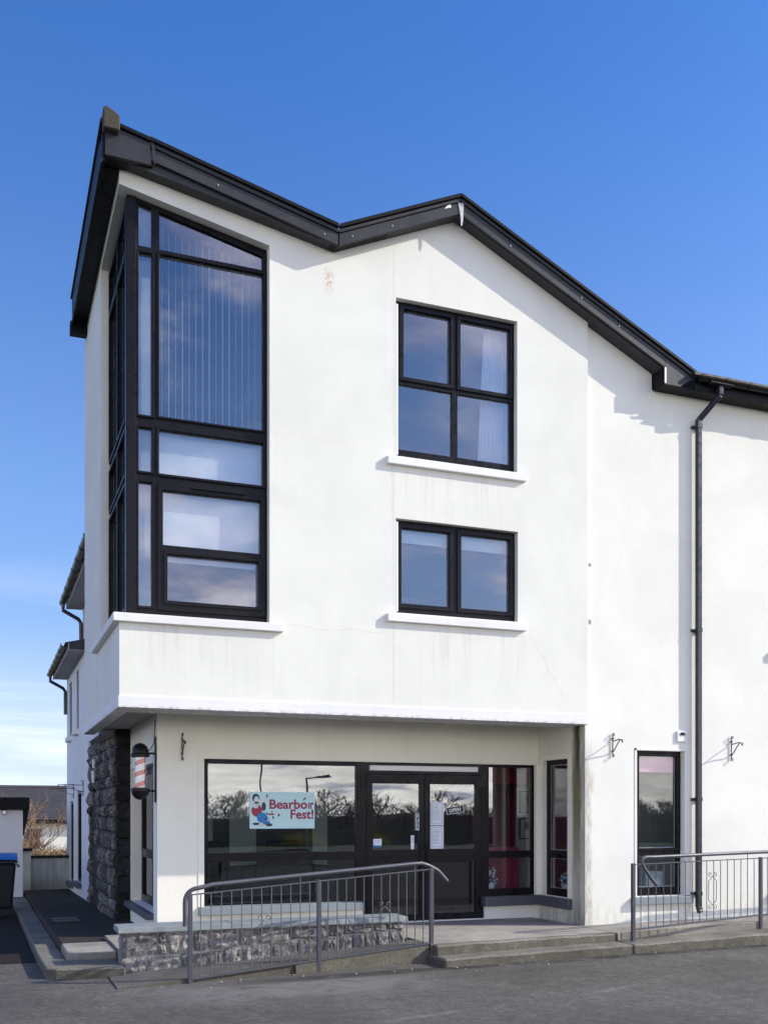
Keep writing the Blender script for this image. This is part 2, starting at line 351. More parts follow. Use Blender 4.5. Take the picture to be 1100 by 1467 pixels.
# ------------------------------------------------------------------ mesh helpers
class MB:
    def __init__(s): s.b = bmesh.new()
    def face(s, pts):
        return s.b.faces.new([s.b.verts.new(p) for p in pts])
    def box(s, x0, x1, y0, y1, z0, z1):
        if x0 > x1: x0, x1 = x1, x0
        if y0 > y1: y0, y1 = y1, y0
        if z0 > z1: z0, z1 = z1, z0
        v = [s.b.verts.new(p) for p in ((x0,y0,z0),(x1,y0,z0),(x1,y1,z0),(x0,y1,z0),(x0,y0,z1),(x1,y0,z1),(x1,y1,z1),(x0,y1,z1))]
        for f in ((0,3,2,1),(4,5,6,7),(0,1,5,4),(1,2,6,5),(2,3,7,6),(3,0,4,7)): s.b.faces.new([v[i] for i in f])
        return s
    def hexa(s, p):                                    # 8 corners: bottom ring then top ring
        v = [s.b.verts.new(q) for q in p]
        for f in ((0,3,2,1),(4,5,6,7),(0,1,5,4),(1,2,6,5),(2,3,7,6),(3,0,4,7)): s.b.faces.new([v[i] for i in f])
        return s
    def poly(s, outer, holes, put, a, b):
        """flat polygon with holes in 2-D, put(u, v, d) -> xyz, extruded from d=a to d=b"""
        rings = [outer] + list(holes)
        flat = [p for r in rings for p in r]
        tris = tessellate_polygon([[Vector((p[0], p[1], 0)) for p in r] for r in rings])
        va = [s.b.verts.new(put(p[0], p[1], a)) for p in flat]
        vb = [s.b.verts.new(put(p[0], p[1], b)) for p in flat]
        for t in tris:
            try: s.b.faces.new([va[i] for i in t]); s.b.faces.new([vb[i] for i in reversed(t)])
            except ValueError: pass
        k = 0
        for r in rings:
            m = len(r)
            for i in range(m):
                j = (i+1) % m
                s.b.faces.new((va[k+i], va[k+j], vb[k+j], vb[k+i]))
            k += m
        return s
    def tube(s, pts, r, nseg=8, cap=True):
        pts = [Vector(p) for p in pts]; rings = []
        rr = r if isinstance(r, (list, tuple)) else [r]*len(pts)
        up = None
        for i, p in enumerate(pts):
            d = (pts[min(i+1, len(pts)-1)] - pts[max(i-1, 0)]).normalized()
            if up is None:
                up = Vector((0,0,1)) if abs(d.z) < 0.9 else Vector((1,0,0))
            a = d.cross(up).normalized(); bb = a.cross(d).normalized(); up = bb
            rings.append([s.b.verts.new(p + (a*math.cos(2*math.pi*k/nseg) + bb*math.sin(2*math.pi*k/nseg))*rr[i]) for k in range(nseg)])
        for i in range(len(rings)-1):
            for k in range(nseg):
                s.b.faces.new((rings[i][k], rings[i][(k+1)%nseg], rings[i+1][(k+1)%nseg], rings[i+1][k]))
        if cap:
            s.b.faces.new(list(reversed(rings[0]))); s.b.faces.new(rings[-1])
        return s
    def lathe(s, prof, c=(0,0,0), nseg=20):
        rings = []
        for r, z in prof:
            rings.append([s.b.verts.new((c[0]+r*math.cos(2*math.pi*k/nseg), c[1]+r*math.sin(2*math.pi*k/nseg), c[2]+z)) for k in range(nseg)])
        for i in range(len(rings)-1):
            for k in range(nseg):
                s.b.faces.new((rings[i][k], rings[i][(k+1)%nseg], rings[i+1][(k+1)%nseg], rings[i+1][k]))
        s.b.faces.new(list(reversed(rings[0]))); s.b.faces.new(rings[-1])
        return s
PW = {}                                                # world offset of every parent
def mk(name, mb, mat, parent=None, bevel=0.0, smooth=False, label=None, at=None, kind=None):
    """link ONE mesh object; the mesh is given in world metres (or round 0 when at= is set)"""
    b = mb.b
    bmesh.ops.remove_doubles(b, verts=b.verts, dist=1e-5)
    bmesh.ops.recalc_face_normals(b, faces=b.faces)
    if bevel:
        es = [e for e in b.edges if len(e.link_faces) == 2 and e.calc_face_angle(0) > 0.6]
        bmesh.ops.bevel(b, geom=es, offset=bevel, segments=1, affect='EDGES', clamp_overlap=True)
    me = bpy.data.meshes.new(name); b.to_mesh(me); b.free()
    if smooth:
        me.polygons.foreach_set('use_smooth', [True]*len(me.polygons))
        me.set_sharp_from_angle(angle=R(38))
    me.materials.append(M[mat])
    o = bpy.data.objects.new(name, me); COL.objects.link(o)
    po = PW.get(parent.name, Vector((0,0,0))) if parent else Vector((0,0,0))
    wl = Vector(at) if at is not None else Vector((0,0,0))
    if parent: o.parent = parent
    o.location = wl - po; PW[o.name] = wl
    if label: o['label'] = label
    if kind: o['kind'] = kind
    return o
def dup(o, at, parent):
    c = o.copy(); COL.objects.link(c); c.parent = parent
    c.location = Vector(at) - PW.get(parent.name, Vector((0,0,0))); PW[c.name] = Vector(at)
    return c
def thing(name, label, cat, loc, group=None):
    o = bpy.data.objects.new(name, None); COL.objects.link(o)
    o.location = loc; PW[o.name] = Vector(loc); o.empty_display_size = 0.2
    o['label'] = label; o['category'] = cat
    if group: o['group'] = group
    return o
def tag(o, label, cat, group=None):
    o['label'] = label; o['category'] = cat
    if group: o['group'] = group
    return o
XZ = lambda u, v, d: (u, d, v)                          # plane facing the street
YZ = lambda u, v, d: (d, u, v)                          # plane facing the lane
def rect(a, b, c, d): return [(a, c), (b, c), (b, d), (a, d)]
def text_mesh(name, body, size, mat, parent, at, roll=0.0, ext=0.001, off=0.0, align='LEFT', sx=1.0, fit=None):
    cu = bpy.data.curves.new(name, 'FONT'); cu.body = body; cu.size = size; cu.extrude = ext; cu.offset = off
    cu.align_x = align; cu.resolution_u = 3
    tmp = bpy.data.objects.new('tmp', cu); COL.objects.link(tmp)
    dg = bpy.context.evaluated_depsgraph_get(); dg.update()
    me = bpy.data.meshes.new_from_object(tmp.evaluated_get(dg)); me.name = name
    bpy.data.objects.remove(tmp)
    if fit:
        wx = [v.co.x for v in me.vertices]; sx = fit/(max(wx)-min(wx)); me.transform(Matrix.Translation((-min(wx), 0, 0)))
    me.transform(Matrix.Rotation(R(90), 4, 'X') @ Matrix.Rotation(roll, 4, 'Z') @ Matrix.Diagonal((sx, 1, 1, 1)))
    me.materials.clear(); me.materials.append(M[mat])
    o = bpy.data.objects.new(name, me); COL.objects.link(o); o.parent = parent
    o.location = Vector(at) - PW.get(parent.name, Vector((0,0,0))); PW[o.name] = Vector(at)
    return o
def struct(name, mb, mat, **k):
    o = mk(name, mb, mat, **k); o['kind'] = 'structure'; return o

# ------------------------------------------------------------------ ground
mb = MB()
rows = [-300, -60, -36, -30, -24, 0, 11.3, 14, 18, 22, 26, 30, 36, 60, 120, 400]
zz = {-300:-0.05, -60:-0.05, -36:-0.05, -30:-0.04, -24:-0.04, 0:-0.03, 11.3:-0.03, 14:-0.08, 18:-0.15, 22:-0.23, 26:-0.30, 30:-0.5, 36:-1.0, 60:-1.3, 120:-2, 400:-4}
g = [[mb.b.verts.new((x, y, zz[y])) for x in (-300, -40, 60, 300)] for y in rows]
for i in range(len(rows)-1):
    for j in range(3): mb.b.faces.new((g[i][j], g[i][j+1], g[i+1][j+1], g[i+1][j]))
struct('ground', mb, 'grass')
mb = MB()
ry = [-20, 0, 11.3, 14, 18, 22, 26]
rz = [0, 0, 0, -0.05, -0.12, -0.20, -0.27]
xs = [-40, 0.7, 60]
g = [[mb.b.verts.new((x, y, z)) for x in xs] for y, z in zip(ry, rz)]
for i in range(len(ry)-1):
    for j in range(2):
        if j == 1 and ry[i] >= 11.3: continue
        mb.b.faces.new((g[i][j], g[i][j+1], g[i+1][j+1], g[i+1][j]))
struct('road', mb, 'asphalt')
mb = MB(); lv = [[mb.b.verts.new((x, y, z+0.006)) for x in (-40, 0.69)] for y, z in ((13.0,-0.03),(14,-0.05),(18,-0.12),(22,-0.20),(26,-0.27))]
for a, b in zip(lv, lv[1:]): mb.b.faces.new((a[0], a[1], b[1], b[0]))
struct('lane', mb, 'asphalt_shade')  # darker sheet begins where the building's cast shadow starts
def kerbY(x): return 10.62 + 0.062*(x-4.9)
def kerbZ(x): return 0.10 + 0.008*max(0, x-4.9)
def slabrun(name, xs, yf, yb, zt, zb, mat, bevel=0.012, jit=0.0):
    """a run of concrete between two edges, its top following zt(x)"""
    m = MB(); rnd = random.Random(len(name))
    ring = []
    for x in xs:
        j = rnd.uniform(-jit, jit); k = rnd.uniform(-jit, jit)
        ring.append([m.b.verts.new(p) for p in ((x, yf(x)+j, zb), (x, yf(x)+j, zt(x)+k), (x, yb(x), zt(x)+k*0.3), (x, yb(x), zb))])
    for a, b in zip(ring, ring[1:]):
        for i in range(4): m.b.faces.new((a[i], a[(i+1)%4], b[(i+1)%4], b[i]))
    m.b.faces.new(ring[0]); m.b.faces.new(list(reversed(ring[-1])))
    return struct(name, m, mat, bevel=bevel)
def fr(a, b, nn): return [a + (b-a)*i/nn for i in range(nn+1)]
slabrun('kerb', fr(4.93, 7.62, 14), kerbY, lambda x: kerbY(x)+0.62, kerbZ, -0.1, 'concrete', 0.02, 0.006)
slabrun('kerb', fr(7.628, 18, 40), kerbY, lambda x: kerbY(x)+0.62, kerbZ, -0.1, 'concrete', 0.02, 0.006)
def landY(x): return 10.93 + 0.085*(x-5.29)
def landZ(x): return 0.225 + 0.008*max(0, x-7.7)
slabrun('step', fr(4.95, 7.615, 16), landY, lambda x: landY(x)+0.15, lambda x: 0.225, -0.1, 'concrete', 0.018, 0.006)
slabrun('landing', fr(4.95, 7.62, 12), lambda x: landY(x)+0.152, lambda x: 13.36, lambda x: 0.222, -0.1, 'landing', 0.0)
slabrun('pavement', [7.62, 7.72, 9, 10.5, 13, 18], lambda x: landY(x)+(0.10 if x > 7.7 else 0.0), lambda x: 12.1, landZ, -0.1, 'landing', 0.012)
# ramp: toe at x=1.0, meets the landing at x=4.95
def rampZ(x): return max(0.012, 0.225*(x-1.15)/3.8)
def rampY(x): return 10.64 + 0.157*(x-2.0)
slabrun('ramp', fr(1.25, 4.945, 12), rampY, lambda x: 11.50, rampZ, -0.1, 'ramp_conc', 0.0)
slabrun('ramp_kerb', fr(3.2, 4.93, 8), lambda x: rampY(x)-0.035, lambda x: rampY(x), lambda x: rampZ(x)-0.02, -0.1, 'concrete', 0.0)
# forecourt behind the low wall, then the lane-side path and its kerb
mb = MB(); mb.box(1.43, 4.95, 11.78, 13.36, -0.1, 0.222); struct('forecourt', mb, 'landing')
def pathZ(y): return 0.20 - 0.0185*(y-12.05)
mb = MB()
ys = [12.93, 14, 15, 18, 21, 25.6]
L = [[mb.b.verts.new(p) for p in ((0.87 if y > 12.1 else 0.95, y, -0.5), (0.87 if y > 12.1 else 0.95, y, pathZ(y)), (2.2, y, pathZ(y)), (2.2, y, -0.5))] for y in ys]
for a, b in zip(L, L[1:]):
    for i in range(4): mb.b.faces.new((a[i], a[(i+1)%4], b[(i+1)%4], b[i]))
mb.b.faces.new(L[0]); mb.b.faces.new(list(reversed(L[-1])))
struct('path', mb, 'path', bevel=0.02)
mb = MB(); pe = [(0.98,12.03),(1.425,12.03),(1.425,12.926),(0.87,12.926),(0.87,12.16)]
mb.poly(pe, [], lambda u, v, d: (u, v, d), -0.4, 0.196); struct('path_lit_slab', mb, 'landing', bevel=0.015)  # sunlit front of the path, the light put into a paler colour
mb = MB()
pts = [(1.42, 11.27), (0.70, 11.40), (0.615, 11.52), (0.59, 13), (0.58, 18), (0.57, 24.6), (0.868, 24.6), (0.868, 12.04), (1.42, 12.04)]
zt = lambda x, y: 0.11 - 0.0185*max(0, y-12)
bot = [mb.b.verts.new((x, y, -0.5)) for x, y in pts]; top = [mb.b.verts.new((x, y, zt(x, y))) for x, y in pts]
for i in range(len(pts)):
    j = (i+1) % len(pts); mb.b.faces.new((bot[i], bot[j], top[j], top[i]))
for t in tessellate_polygon([[Vector((x, y, 0)) for x, y in pts]]): mb.b.faces.new([top[i] for i in t])
struct('lane_kerb', mb, 'concrete', bevel=0.015)
# drain cover let into the path
dc = thing('drain_cover', 'pair of pale drain cover strips set in the dark side path', 'drain cover', (1.18, 16.5, pathZ(16.5)))
for k in (0, 1):
    y = 16.25+0.45*k; mb = MB(); mb.box(0.98, 1.38, y, y+0.16, pathZ(y)+0.0, pathZ(y)+0.012); mk('strip', mb, 'concrete', dc)

# ------------------------------------------------------------------ the corner building
B = thing('corner_building', 'white rendered corner building with black trim, zigzag roofline and barber shop below', 'building', (5.0, 14.0, 0.2))
XL, XE = 1.446, 7.73
GX = 4.85
# upper front wall in two paint bays (joint at GX)
Fz = lambda x: 9.22 if x <= 1.76 else (9.27-0.2285*(x-1.76) if x < 4.04 else (8.76+0.44*(x-4.04) if x < 5.69 else 9.49-0.4615*(x-5.69)))
mb = MB()
mb.poly([(XL,3.06),(GX,3.06),(GX,Fz(GX)),(4.04,Fz(4.04)),(1.77,Fz(1.77)),(XL,9.22),(XL,9.03),(3.225,8.68),(3.225,4.09),(XL,4.09)], [], XZ, 12.0, 12.22)
mk('front_wall', mb, 'render', B)
mb = MB()
mb.poly([(GX,3.06),(XE,3.06),(XE,Fz(XE)),(5.69,9.49),(GX,Fz(GX))], [rect(4.88,6.63,6.34,8.36), rect(4.88,6.64,4.34,5.545)], XZ, 11.9985, 12.22)
mk('front_wall', mb, 'render', B)
mb = MB(); mb.poly([(12.222,3.06),(16.33,3.06),(16.33,9.2),(12.222,9.2),(12.222,9.03),(13.98,9.03),(13.98,4.09),(12.222,4.09)], [], YZ, XL, XL+0.2)
mk('side_wall', mb, 'render', B)
# drip band round the foot of the overhang
mb = MB(); mb.box(1.43, XE+0.005, 11.983, 12.55, 3.0, 3.14); mk('drip_band', mb, 'plinth', B, bevel=0.006)
mb = MB(); mb.box(1.43, 1.60, 12.553, 16.36, 3.0, 3.14); mk('drip_band', mb, 'plinth', B, bevel=0.006)
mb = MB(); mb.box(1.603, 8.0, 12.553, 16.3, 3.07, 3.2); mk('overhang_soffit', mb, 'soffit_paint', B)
# right-hand wall
mb = MB()
mb.poly([(XE,0.0),(18,0.0),(18,7.80),(8.83,7.80),(8.83,8.04),(XE,Fz(XE))], [rect(8.57,9.40,0.60,2.67), rect(11.05,12.35,4.22,5.5), rect(11.05,12.35,0.60,2.67)], XZ, 12.06, 12.3)
mk('right_wall', mb, 'render_right', B)
# return wall of the shop recess
mb = MB(); mb.poly([(12.3,0.0),(13.36,0.0),(13.36,3.16),(12.3,3.16)], [rect(12.51,13.20,0.57,2.56)], YZ, XE, XE+0.14)
mk('return_wall', mb, 'render_return', B)
mb = MB(); mb.box(XE-0.006, XE-0.001, 12.06, 12.3, 0.0, 3.0); mk('return_wall', mb, 'render_return', B)
# shop front wall and its lane-side wall
mb = MB()
mb.poly([(2.09,0.0),(4.93,0.0),(4.93,0.2),(6.84,0.2),(6.84,0.0),(XE,0.0),(XE,3.16),(2.09,3.16)],
        [[(2.70,0.5),(4.93,0.5),(4.932,0.235),(6.84,0.235),(6.842,0.55),(7.69,0.55),(7.69,2.5),(2.70,2.5)]], XZ, 13.35, 13.55)
mk('shop_wall', mb, 'render_shop', B)
mb = MB(); mb.poly([(13.55,-0.1),(16.0,-0.1),(16.0,3.16),(13.55,3.16)], [rect(13.70,15.85,0.45,2.45)], YZ, 2.09, 2.3)
mk('shop_side_wall', mb, 'render_shop', B)
# interior shell
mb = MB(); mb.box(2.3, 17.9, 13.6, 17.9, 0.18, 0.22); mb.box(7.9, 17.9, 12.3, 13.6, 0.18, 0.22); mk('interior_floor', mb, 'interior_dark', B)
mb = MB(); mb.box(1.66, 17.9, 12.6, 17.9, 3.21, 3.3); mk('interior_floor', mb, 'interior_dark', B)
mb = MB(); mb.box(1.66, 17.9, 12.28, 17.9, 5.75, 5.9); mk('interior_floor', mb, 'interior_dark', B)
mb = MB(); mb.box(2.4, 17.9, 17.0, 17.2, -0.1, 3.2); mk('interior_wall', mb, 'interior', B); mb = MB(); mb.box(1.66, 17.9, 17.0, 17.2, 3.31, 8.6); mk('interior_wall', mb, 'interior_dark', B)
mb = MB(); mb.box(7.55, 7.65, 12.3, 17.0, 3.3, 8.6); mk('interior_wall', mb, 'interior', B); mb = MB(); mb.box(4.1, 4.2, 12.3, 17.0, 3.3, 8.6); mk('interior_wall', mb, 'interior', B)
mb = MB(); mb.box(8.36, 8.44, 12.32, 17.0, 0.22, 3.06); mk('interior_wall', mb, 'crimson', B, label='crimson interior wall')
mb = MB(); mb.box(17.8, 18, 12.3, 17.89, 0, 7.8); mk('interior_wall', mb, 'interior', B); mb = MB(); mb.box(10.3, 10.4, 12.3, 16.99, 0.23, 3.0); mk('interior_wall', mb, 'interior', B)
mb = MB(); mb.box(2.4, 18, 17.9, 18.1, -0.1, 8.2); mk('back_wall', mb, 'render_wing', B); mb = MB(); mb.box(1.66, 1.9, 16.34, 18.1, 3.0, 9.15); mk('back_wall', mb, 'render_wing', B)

# roofs
def roofprism(pts, y0, y1, mat, name, bevel=0.0, lab=None):
    m = MB(); m.poly(pts, [], XZ, y0, y1); return mk(name, m, mat, B, bevel=bevel, label=lab)
roofprism([(1.25,9.24),(4.04,8.76),(5.69,9.49),(9.10,7.90),(9.33,7.95),(5.70,9.70),(4.04,8.985),(1.25,9.57)], 11.84, 16.04, 'slate', 'roof')
roofprism([(1.70,9.17),(4.04,8.76),(5.69,9.49),(9.10,7.90),(9.33,7.95),(5.70,9.70),(4.04,8.985),(1.70,9.47)], 16.045, 18.2, 'slate', 'roof')
# bargeboards: slate edge, moulded cap, board, soffit -- one run per slope
runs = [((1.76,9.255),(4.032,8.745)), ((4.048,8.745),(5.685,9.485)), ((5.695,9.485),(8.86,8.025))]
for (x0,z0),(x1,z1) in runs:
    off = lambda d: [(x0,z0+d),(x1,z1+d)]
    def strip(a, b, y0, y1, mat, name, bev=0.004):
        roofprism([(x0,z0+a),(x1,z1+a),(x1,z1+b),(x0,z0+b)], y0, y1, mat, name, bev)
    strip(0.0, 0.145, 11.795, 11.83, 'fascia', 'bargeboard')
    strip(0.149, 0.195, 11.775, 11.835, 'fascia', 'barge_cap')
    strip(0.199, 0.245, 11.745, 11.84, 'soffit', 'verge_trim')
    strip(0.012, 0.03, 11.833, 11.995, 'soffit', 'soffit_board', 0)
# tail of the right slope down to the gutter
roofprism([(8.862,8.22),(8.862,8.174),(9.36,7.945),(9.36,7.99)], 11.775, 11.835, 'fascia', 'barge_cap', 0.004)
roofprism([(8.862,8.27),(8.862,8.224),(9.38,7.985),(9.38,8.03)], 11.745, 11.84, 'soffit', 'verge_trim', 0.004)
roofprism([(8.86,7.79),(9.12,7.79),(9.345,7.94),(8.86,8.165)], 11.795, 11.83, 'fascia', 'box_end_board', 0.004)
roofprism([(8.86,7.79),(17.9,7.79),(17.9,7.81),(8.86,7.81)], 11.835, 12.055, 'soffit', 'soffit_board')
mb = MB(); mb.box(8.845, 8.862, 11.80, 12.055, 7.785, 8.05); mk('box_end_cheek', mb, 'soffit', B)
mb = MB(); mb.box(9.37, 17.9, 11.80, 11.833, 7.785, 7.93); mk('fascia_board', mb, 'soffit', B, bevel=0.003)
mb = MB(); mb.box(8.848, 8.875, 11.783, 11.793, 7.80, 8.02); mk('joint_cover', mb, 'white', B)
# left box end and the high eaves along the lane
roofprism([(1.262,9.19),(1.765,9.185),(1.765,9.44),(1.262,9.55)], 11.775, 11.83, 'fascia', 'box_end_board', 0.004)
roofprism([(1.262,9.195),(1.765,9.19),(1.765,9.21),(1.262,9.215)], 11.833, 12.0, 'soffit', 'soffit_board')
mb = MB(); mb.hexa([(1.765,11.80,9.19),(1.79,11.80,9.19),(1.79,12.0,9.19),(1.765,12.0,9.19),(1.765,11.80,9.3),(1.79,11.80,9.3),(1.79,12.0,9.3),(1.765,12.0,9.3)]); mk('box_end_cheek', mb, 'soffit', B)
roofprism([(1.262,9.554),(1.765,9.444),(1.765,9.49),(1.262,9.60)], 11.745, 11.84, 'soffit', 'verge_trim', 0.004)
mb = MB(); mb.box(1.235, 1.26, 11.80, 16.05, 9.13, 9.56); mk('lane_fascia', mb, 'soffit', B, bevel=0.004)
mb = MB(); mb.box(1.215, 1.233, 11.80, 16.05, 9.115, 9.15); mk('fascia_trim', mb, 'fascia', B, bevel=0.003)
mb = MB(); mb.box(1.212, 1.32, 11.79, 16.05, 9.565, 9.60); mk('slate_edge', mb, 'slate', B)
mb = MB(); mb.box(1.262, 1.445, 12.0, 16.0, 9.17, 9.19); mk('soffit_board', mb, 'soffit', B)
mb = MB(); mb.box(1.20, 1.44, 15.88, 16.05, 9.0, 9.165); mk('box_end_board', mb, 'soffit', B)
mb = MB(); mb.poly([(1.235,9.44),(1.415,9.435),(1.42,9.60),(1.37,9.64),(1.27,9.685),(1.235,9.67)], [], XZ, 11.68, 12.1); mk('ridge_tile', mb, 'lichen', B, bevel=0.012, label='weathered ridge end tile with lichen edges')
# lead-coloured bits on the bargeboards
mb = MB(); mb.poly([(5.655,9.62),(5.735,9.625),(5.725,9.40),(5.71,9.33),(5.695,9.33),(5.69,9.45)], [], XZ, 11.785, 11.793); mk('joint_cover', mb, 'spacer', B, label='pale metal cover strip at the gable peak')
mb = MB(); mb.poly([(1.775,9.46),(1.80,9.46),(1.83,9.24),(1.815,9.19),(1.79,9.27)], [], XZ, 11.765, 11.774); mk('joint_cover', mb, 'fascia', B)
mb = MB(); mb.poly([(3.95,8.955),(3.99,8.93),(4.05,8.925),(4.09,8.95),(4.085,8.99),(4.05,8.965),(4.0,8.965),(3.965,8.985)], [], XZ, 11.79, 11.85); mk('valley_lead', mb, 'white', B)
for x, z in ((3.86,8.84),(4.22,8.89),(4.75,9.13),(6.42,9.22),(7.5,8.74),(8.1,8.46),(2.55,9.14)):
    mb = MB(); mb.box(x-0.006, x+0.006, 11.788, 11.794, z-0.008, z+0.012); mk('nail_cap', mb, 'spacer', B)
mb = MB(); mb.poly([(5.46,9.50),(5.56,9.535),(5.545,9.595)], [], XZ, 11.788, 11.794); mk('paint_scuff', mb, 'white', B)
# main right roof (low pitch) and the gutter
mb = MB(); mb.hexa([(9.3,11.70,7.96),(18,11.70,7.96),(18,18.2,9.7),(9.3,18.2,9.7),(9.3,11.70,8.0),(18,11.70,8.0),(18,18.2,9.76),(9.3,18.2,9.76)]); mk('roof', mb, 'slate', B)
def gutter(x0, x1, y, z, r, axis='X', par=None, bands=1.0):
    m = MB(); prof = [(math.cos(a)*r, math.sin(a)*r) for a in [math.pi + math.pi*i/8 for i in range(9)]]
    prof2 = [(math.cos(a)*(r-0.008), math.sin(a)*(r-0.008)) for a in [2*math.pi - math.pi*i/8 for i in range(9)]]
    put = (lambda u, v, d: (d, y+u, z+v)) if axis == 'X' else (lambda u, v, d: (y+u, d, z+v))
    m.poly(prof+prof2, [], put, x0, x1)
    o = mk('gutter', m, 'black', par, smooth=True)
    k = x0+0.03
    while k < x1:
        mm = MB(); pr = [(math.cos(a)*(r+0.008), math.sin(a)*(r+0.008)) for a in [math.pi*0.94 + math.pi*1.12*i/8 for i in range(9)]]
        pi_ = [(math.cos(a)*(r+0.001), math.sin(a)*(r+0.001)) for a in [math.pi*2.06 - math.pi*1.12*i/8 for i in range(9)]]
        mm.poly(pr+pi_, [], put, k, k+0.03); mk('gutter_bracket', mm, 'black', o)
        k += bands
    return o
gutter(9.37, 17.9, 11.735, 7.955, 0.065, 'X', B, 0.42)
mb = MB(); mb.box(9.55, 9.95, 11.665, 11.80, 7.87, 7.90); mk('gutter_outlet', mb, 'black', B, bevel=0.01)
# downpipe
def sq(m, p, q, a=0.035):
    p, q = Vector(p), Vector(q); d = (q-p).normalized(); u = Vector((1,0,0)) if abs(d.x) < 0.9 else Vector((0,1,0))
    s1 = d.cross(u).normalized()*a; s2 = d.cross(s1).normalized()*a
    m.hexa([p-s1-s2, p+s1-s2, p+s1+s2, p-s1+s2, q-s1-s2, q+s1-s2, q+s1+s2, q-s1+s2])
mb = MB(); sq(mb, (9.76,11.735,7.88), (9.76,11.735,7.74), 0.038); sq(mb, (9.76,11.735,7.745), (9.585,11.985,7.45), 0.034); sq(mb, (9.585,11.985,7.47), (9.585,11.985,0.42), 0.037); sq(mb, (9.585,11.985,0.43), (9.588,11.945,0.35), 0.036)
pipe = mk('downpipe', mb, 'pipe', B, bevel=0.008)
for z in (7.36, 4.42, 1.98, 0.62):
    mb = MB(); mb.box(9.544, 9.626, 11.944, 12.03, z-0.03, z+0.03); mb.box(9.50, 9.67, 12.025, 12.058, z-0.02, z+0.02); mk('pipe_clip', mb, 'pipe', pipe, bevel=0.004)

# windows ----------------------------------------------------------
def grow(r, k): return (r[0]-k, r[1]+k, r[2]-k, r[3]+k)
def window(opening, glasses, d, put=XZ, sign=1, sashes=None, mat='glass', parent=B, name='window', lab=None):
    """frame = opening minus glass; sash rings stand proud; panes are sub-parts"""
    m = MB(); m.poly(opening, [rect(*q) if len(q) == 4 and not isinstance(q[0], tuple) else list(q) for q in glasses], put, d, d+0.06*sign)
    wdw = mk(name, m, 'upvc', parent, label=lab)
    for q in glasses:
        m = MB(); ring = rect(*q) if not isinstance(q[0], tuple) else list(q)
        if len(q) == 4 and not isinstance(q[0], tuple): ring = rect(*grow(q, 0.004))
        m.poly(ring, [], put, d+0.032*sign, d+0.035*sign)
        mk('pane', m, mat, wdw)
        if mat != 'glass_dark' and len(ring) == 4 and not isinstance(q[0], tuple):
            m = MB(); m.poly(rect(*grow(q, 0.002)), [rect(*grow(q, -0.011))], put, d+0.037*sign, d+0.046*sign); mk('spacer_glint', m, 'spacer', wdw)  # silver ring added for the thin sunlit lines along the frame edges
    for q, k in (sashes or []):
        m = MB(); m.poly(rect(*grow(q, k)), [rect(*q)], put, d-0.022*sign, d-0.001*sign); mk('sash', m, 'upvc', wdw, bevel=0.007)
    return wdw
g4 = [(5.02,5.68,7.40,8.27), (5.83,6.56,7.40,8.27), (4.95,5.71,6.46,7.30), (5.79,6.57,6.46,7.30)]
w1 = window(rect(4.879,6.631,6.339,8.361), g4, 12.09, sashes=[(g4[0],0.055),(g4[1],0.055)])
g2 = [(4.99,5.67,4.48,5.45), (5.84,6.56,4.48,5.45)]
w2 = window(rect(4.879,6.641,4.339,5.546), g2, 12.09, sashes=[(g2[0],0.06),(g2[1],0.06)])
def sill(x0, x1, z0, z1, yf, yb, mat='sill', par=B):
    m = MB(); m.hexa([(x0,yf,z0),(x1,yf,z0),(x1,yb,z0),(x0,yb,z0),(x0,yf,z1-0.012),(x1,yf,z1-0.012),(x1,yb,z1+0.005),(x0,yb,z1+0.005)])
    return mk('sill', m, mat, par, bevel=0.006)
sill(4.75, 6.745, 6.215, 6.325, 11.935, 12.09, par=w1); sill(4.75, 6.745, 4.215, 4.325, 11.935, 12.09, par=w2)
# white inner linings / beads at the left reveal
for w_, (z0, z1) in ((w1,(6.36,8.28)), (w2,(4.36,5.50))):
    m = MB(); m.box(4.884, 4.912, 12.0, 12.088, z0, z1); mk('reveal_bead', m, 'white', w_)
# far right pair just beyond the frame
ga = [(11.13,12.27,4.32,5.42)]; w3 = window(rect(11.049,12.351,4.219,5.501), ga, 12.15, sashes=[(ga[0],0.05)]); sill(10.95, 12.45, 4.10, 4.215, 12.0, 12.15, par=w3)
gb = [(11.13,12.27,0.7,2.58)]; w4 = window(rect(11.049,12.351,0.599,2.671), gb, 12.15, sashes=[(gb[0],0.05)]); sill(10.95, 12.45, 0.48, 0.595, 12.0, 12.15, 'grey_sill', par=w4)
# corner window, street side
cg = [(1.68,1.83,4.21,5.66), (1.68,1.83,5.79,6.30), (1.68,1.83,6.45,8.35), [(1.68,8.43),(1.83,8.43),(1.83,8.90),(1.68,8.93)],
      (1.92,3.17,6.46,8.37), [(1.92,8.43),(3.17,8.43),(3.17,8.60),(1.92,8.88)], (1.915,3.17,5.785,6.30), (1.96,3.14,4.95,5.59), (2.01,3.11,4.29,4.84)]
w5 = window([(1.56,4.09),(3.226,4.09),(3.226,8.675),(1.56,9.0)], cg, 12.12, lab='tall slant-topped corner window facing the street',
            sashes=[(cg[0],0.03),(cg[1],0.03),(cg[2],0.03),(cg[4],0.03),(cg[6],0.035)])
m = MB(); m.poly(rect(1.895,3.20,4.17,5.655), [rect(1.96,3.14,4.90,5.59), rect(2.01,3.11,4.29,4.84)], XZ, 12.096, 12.119); mk('sash', m, 'upvc', w5, bevel=0.007)
m = MB(); m.poly(rect(1.965,3.155,4.245,4.885), [rect(2.01,3.11,4.29,4.84)], XZ, 12.078, 12.095); mk('sash', m, 'upvc', w5, bevel=0.006)
m = MB(); m.box(2.30, 2.95, 12.07, 12.095, 5.64, 5.655); mk('trickle_vent', m, 'upvc', w5)
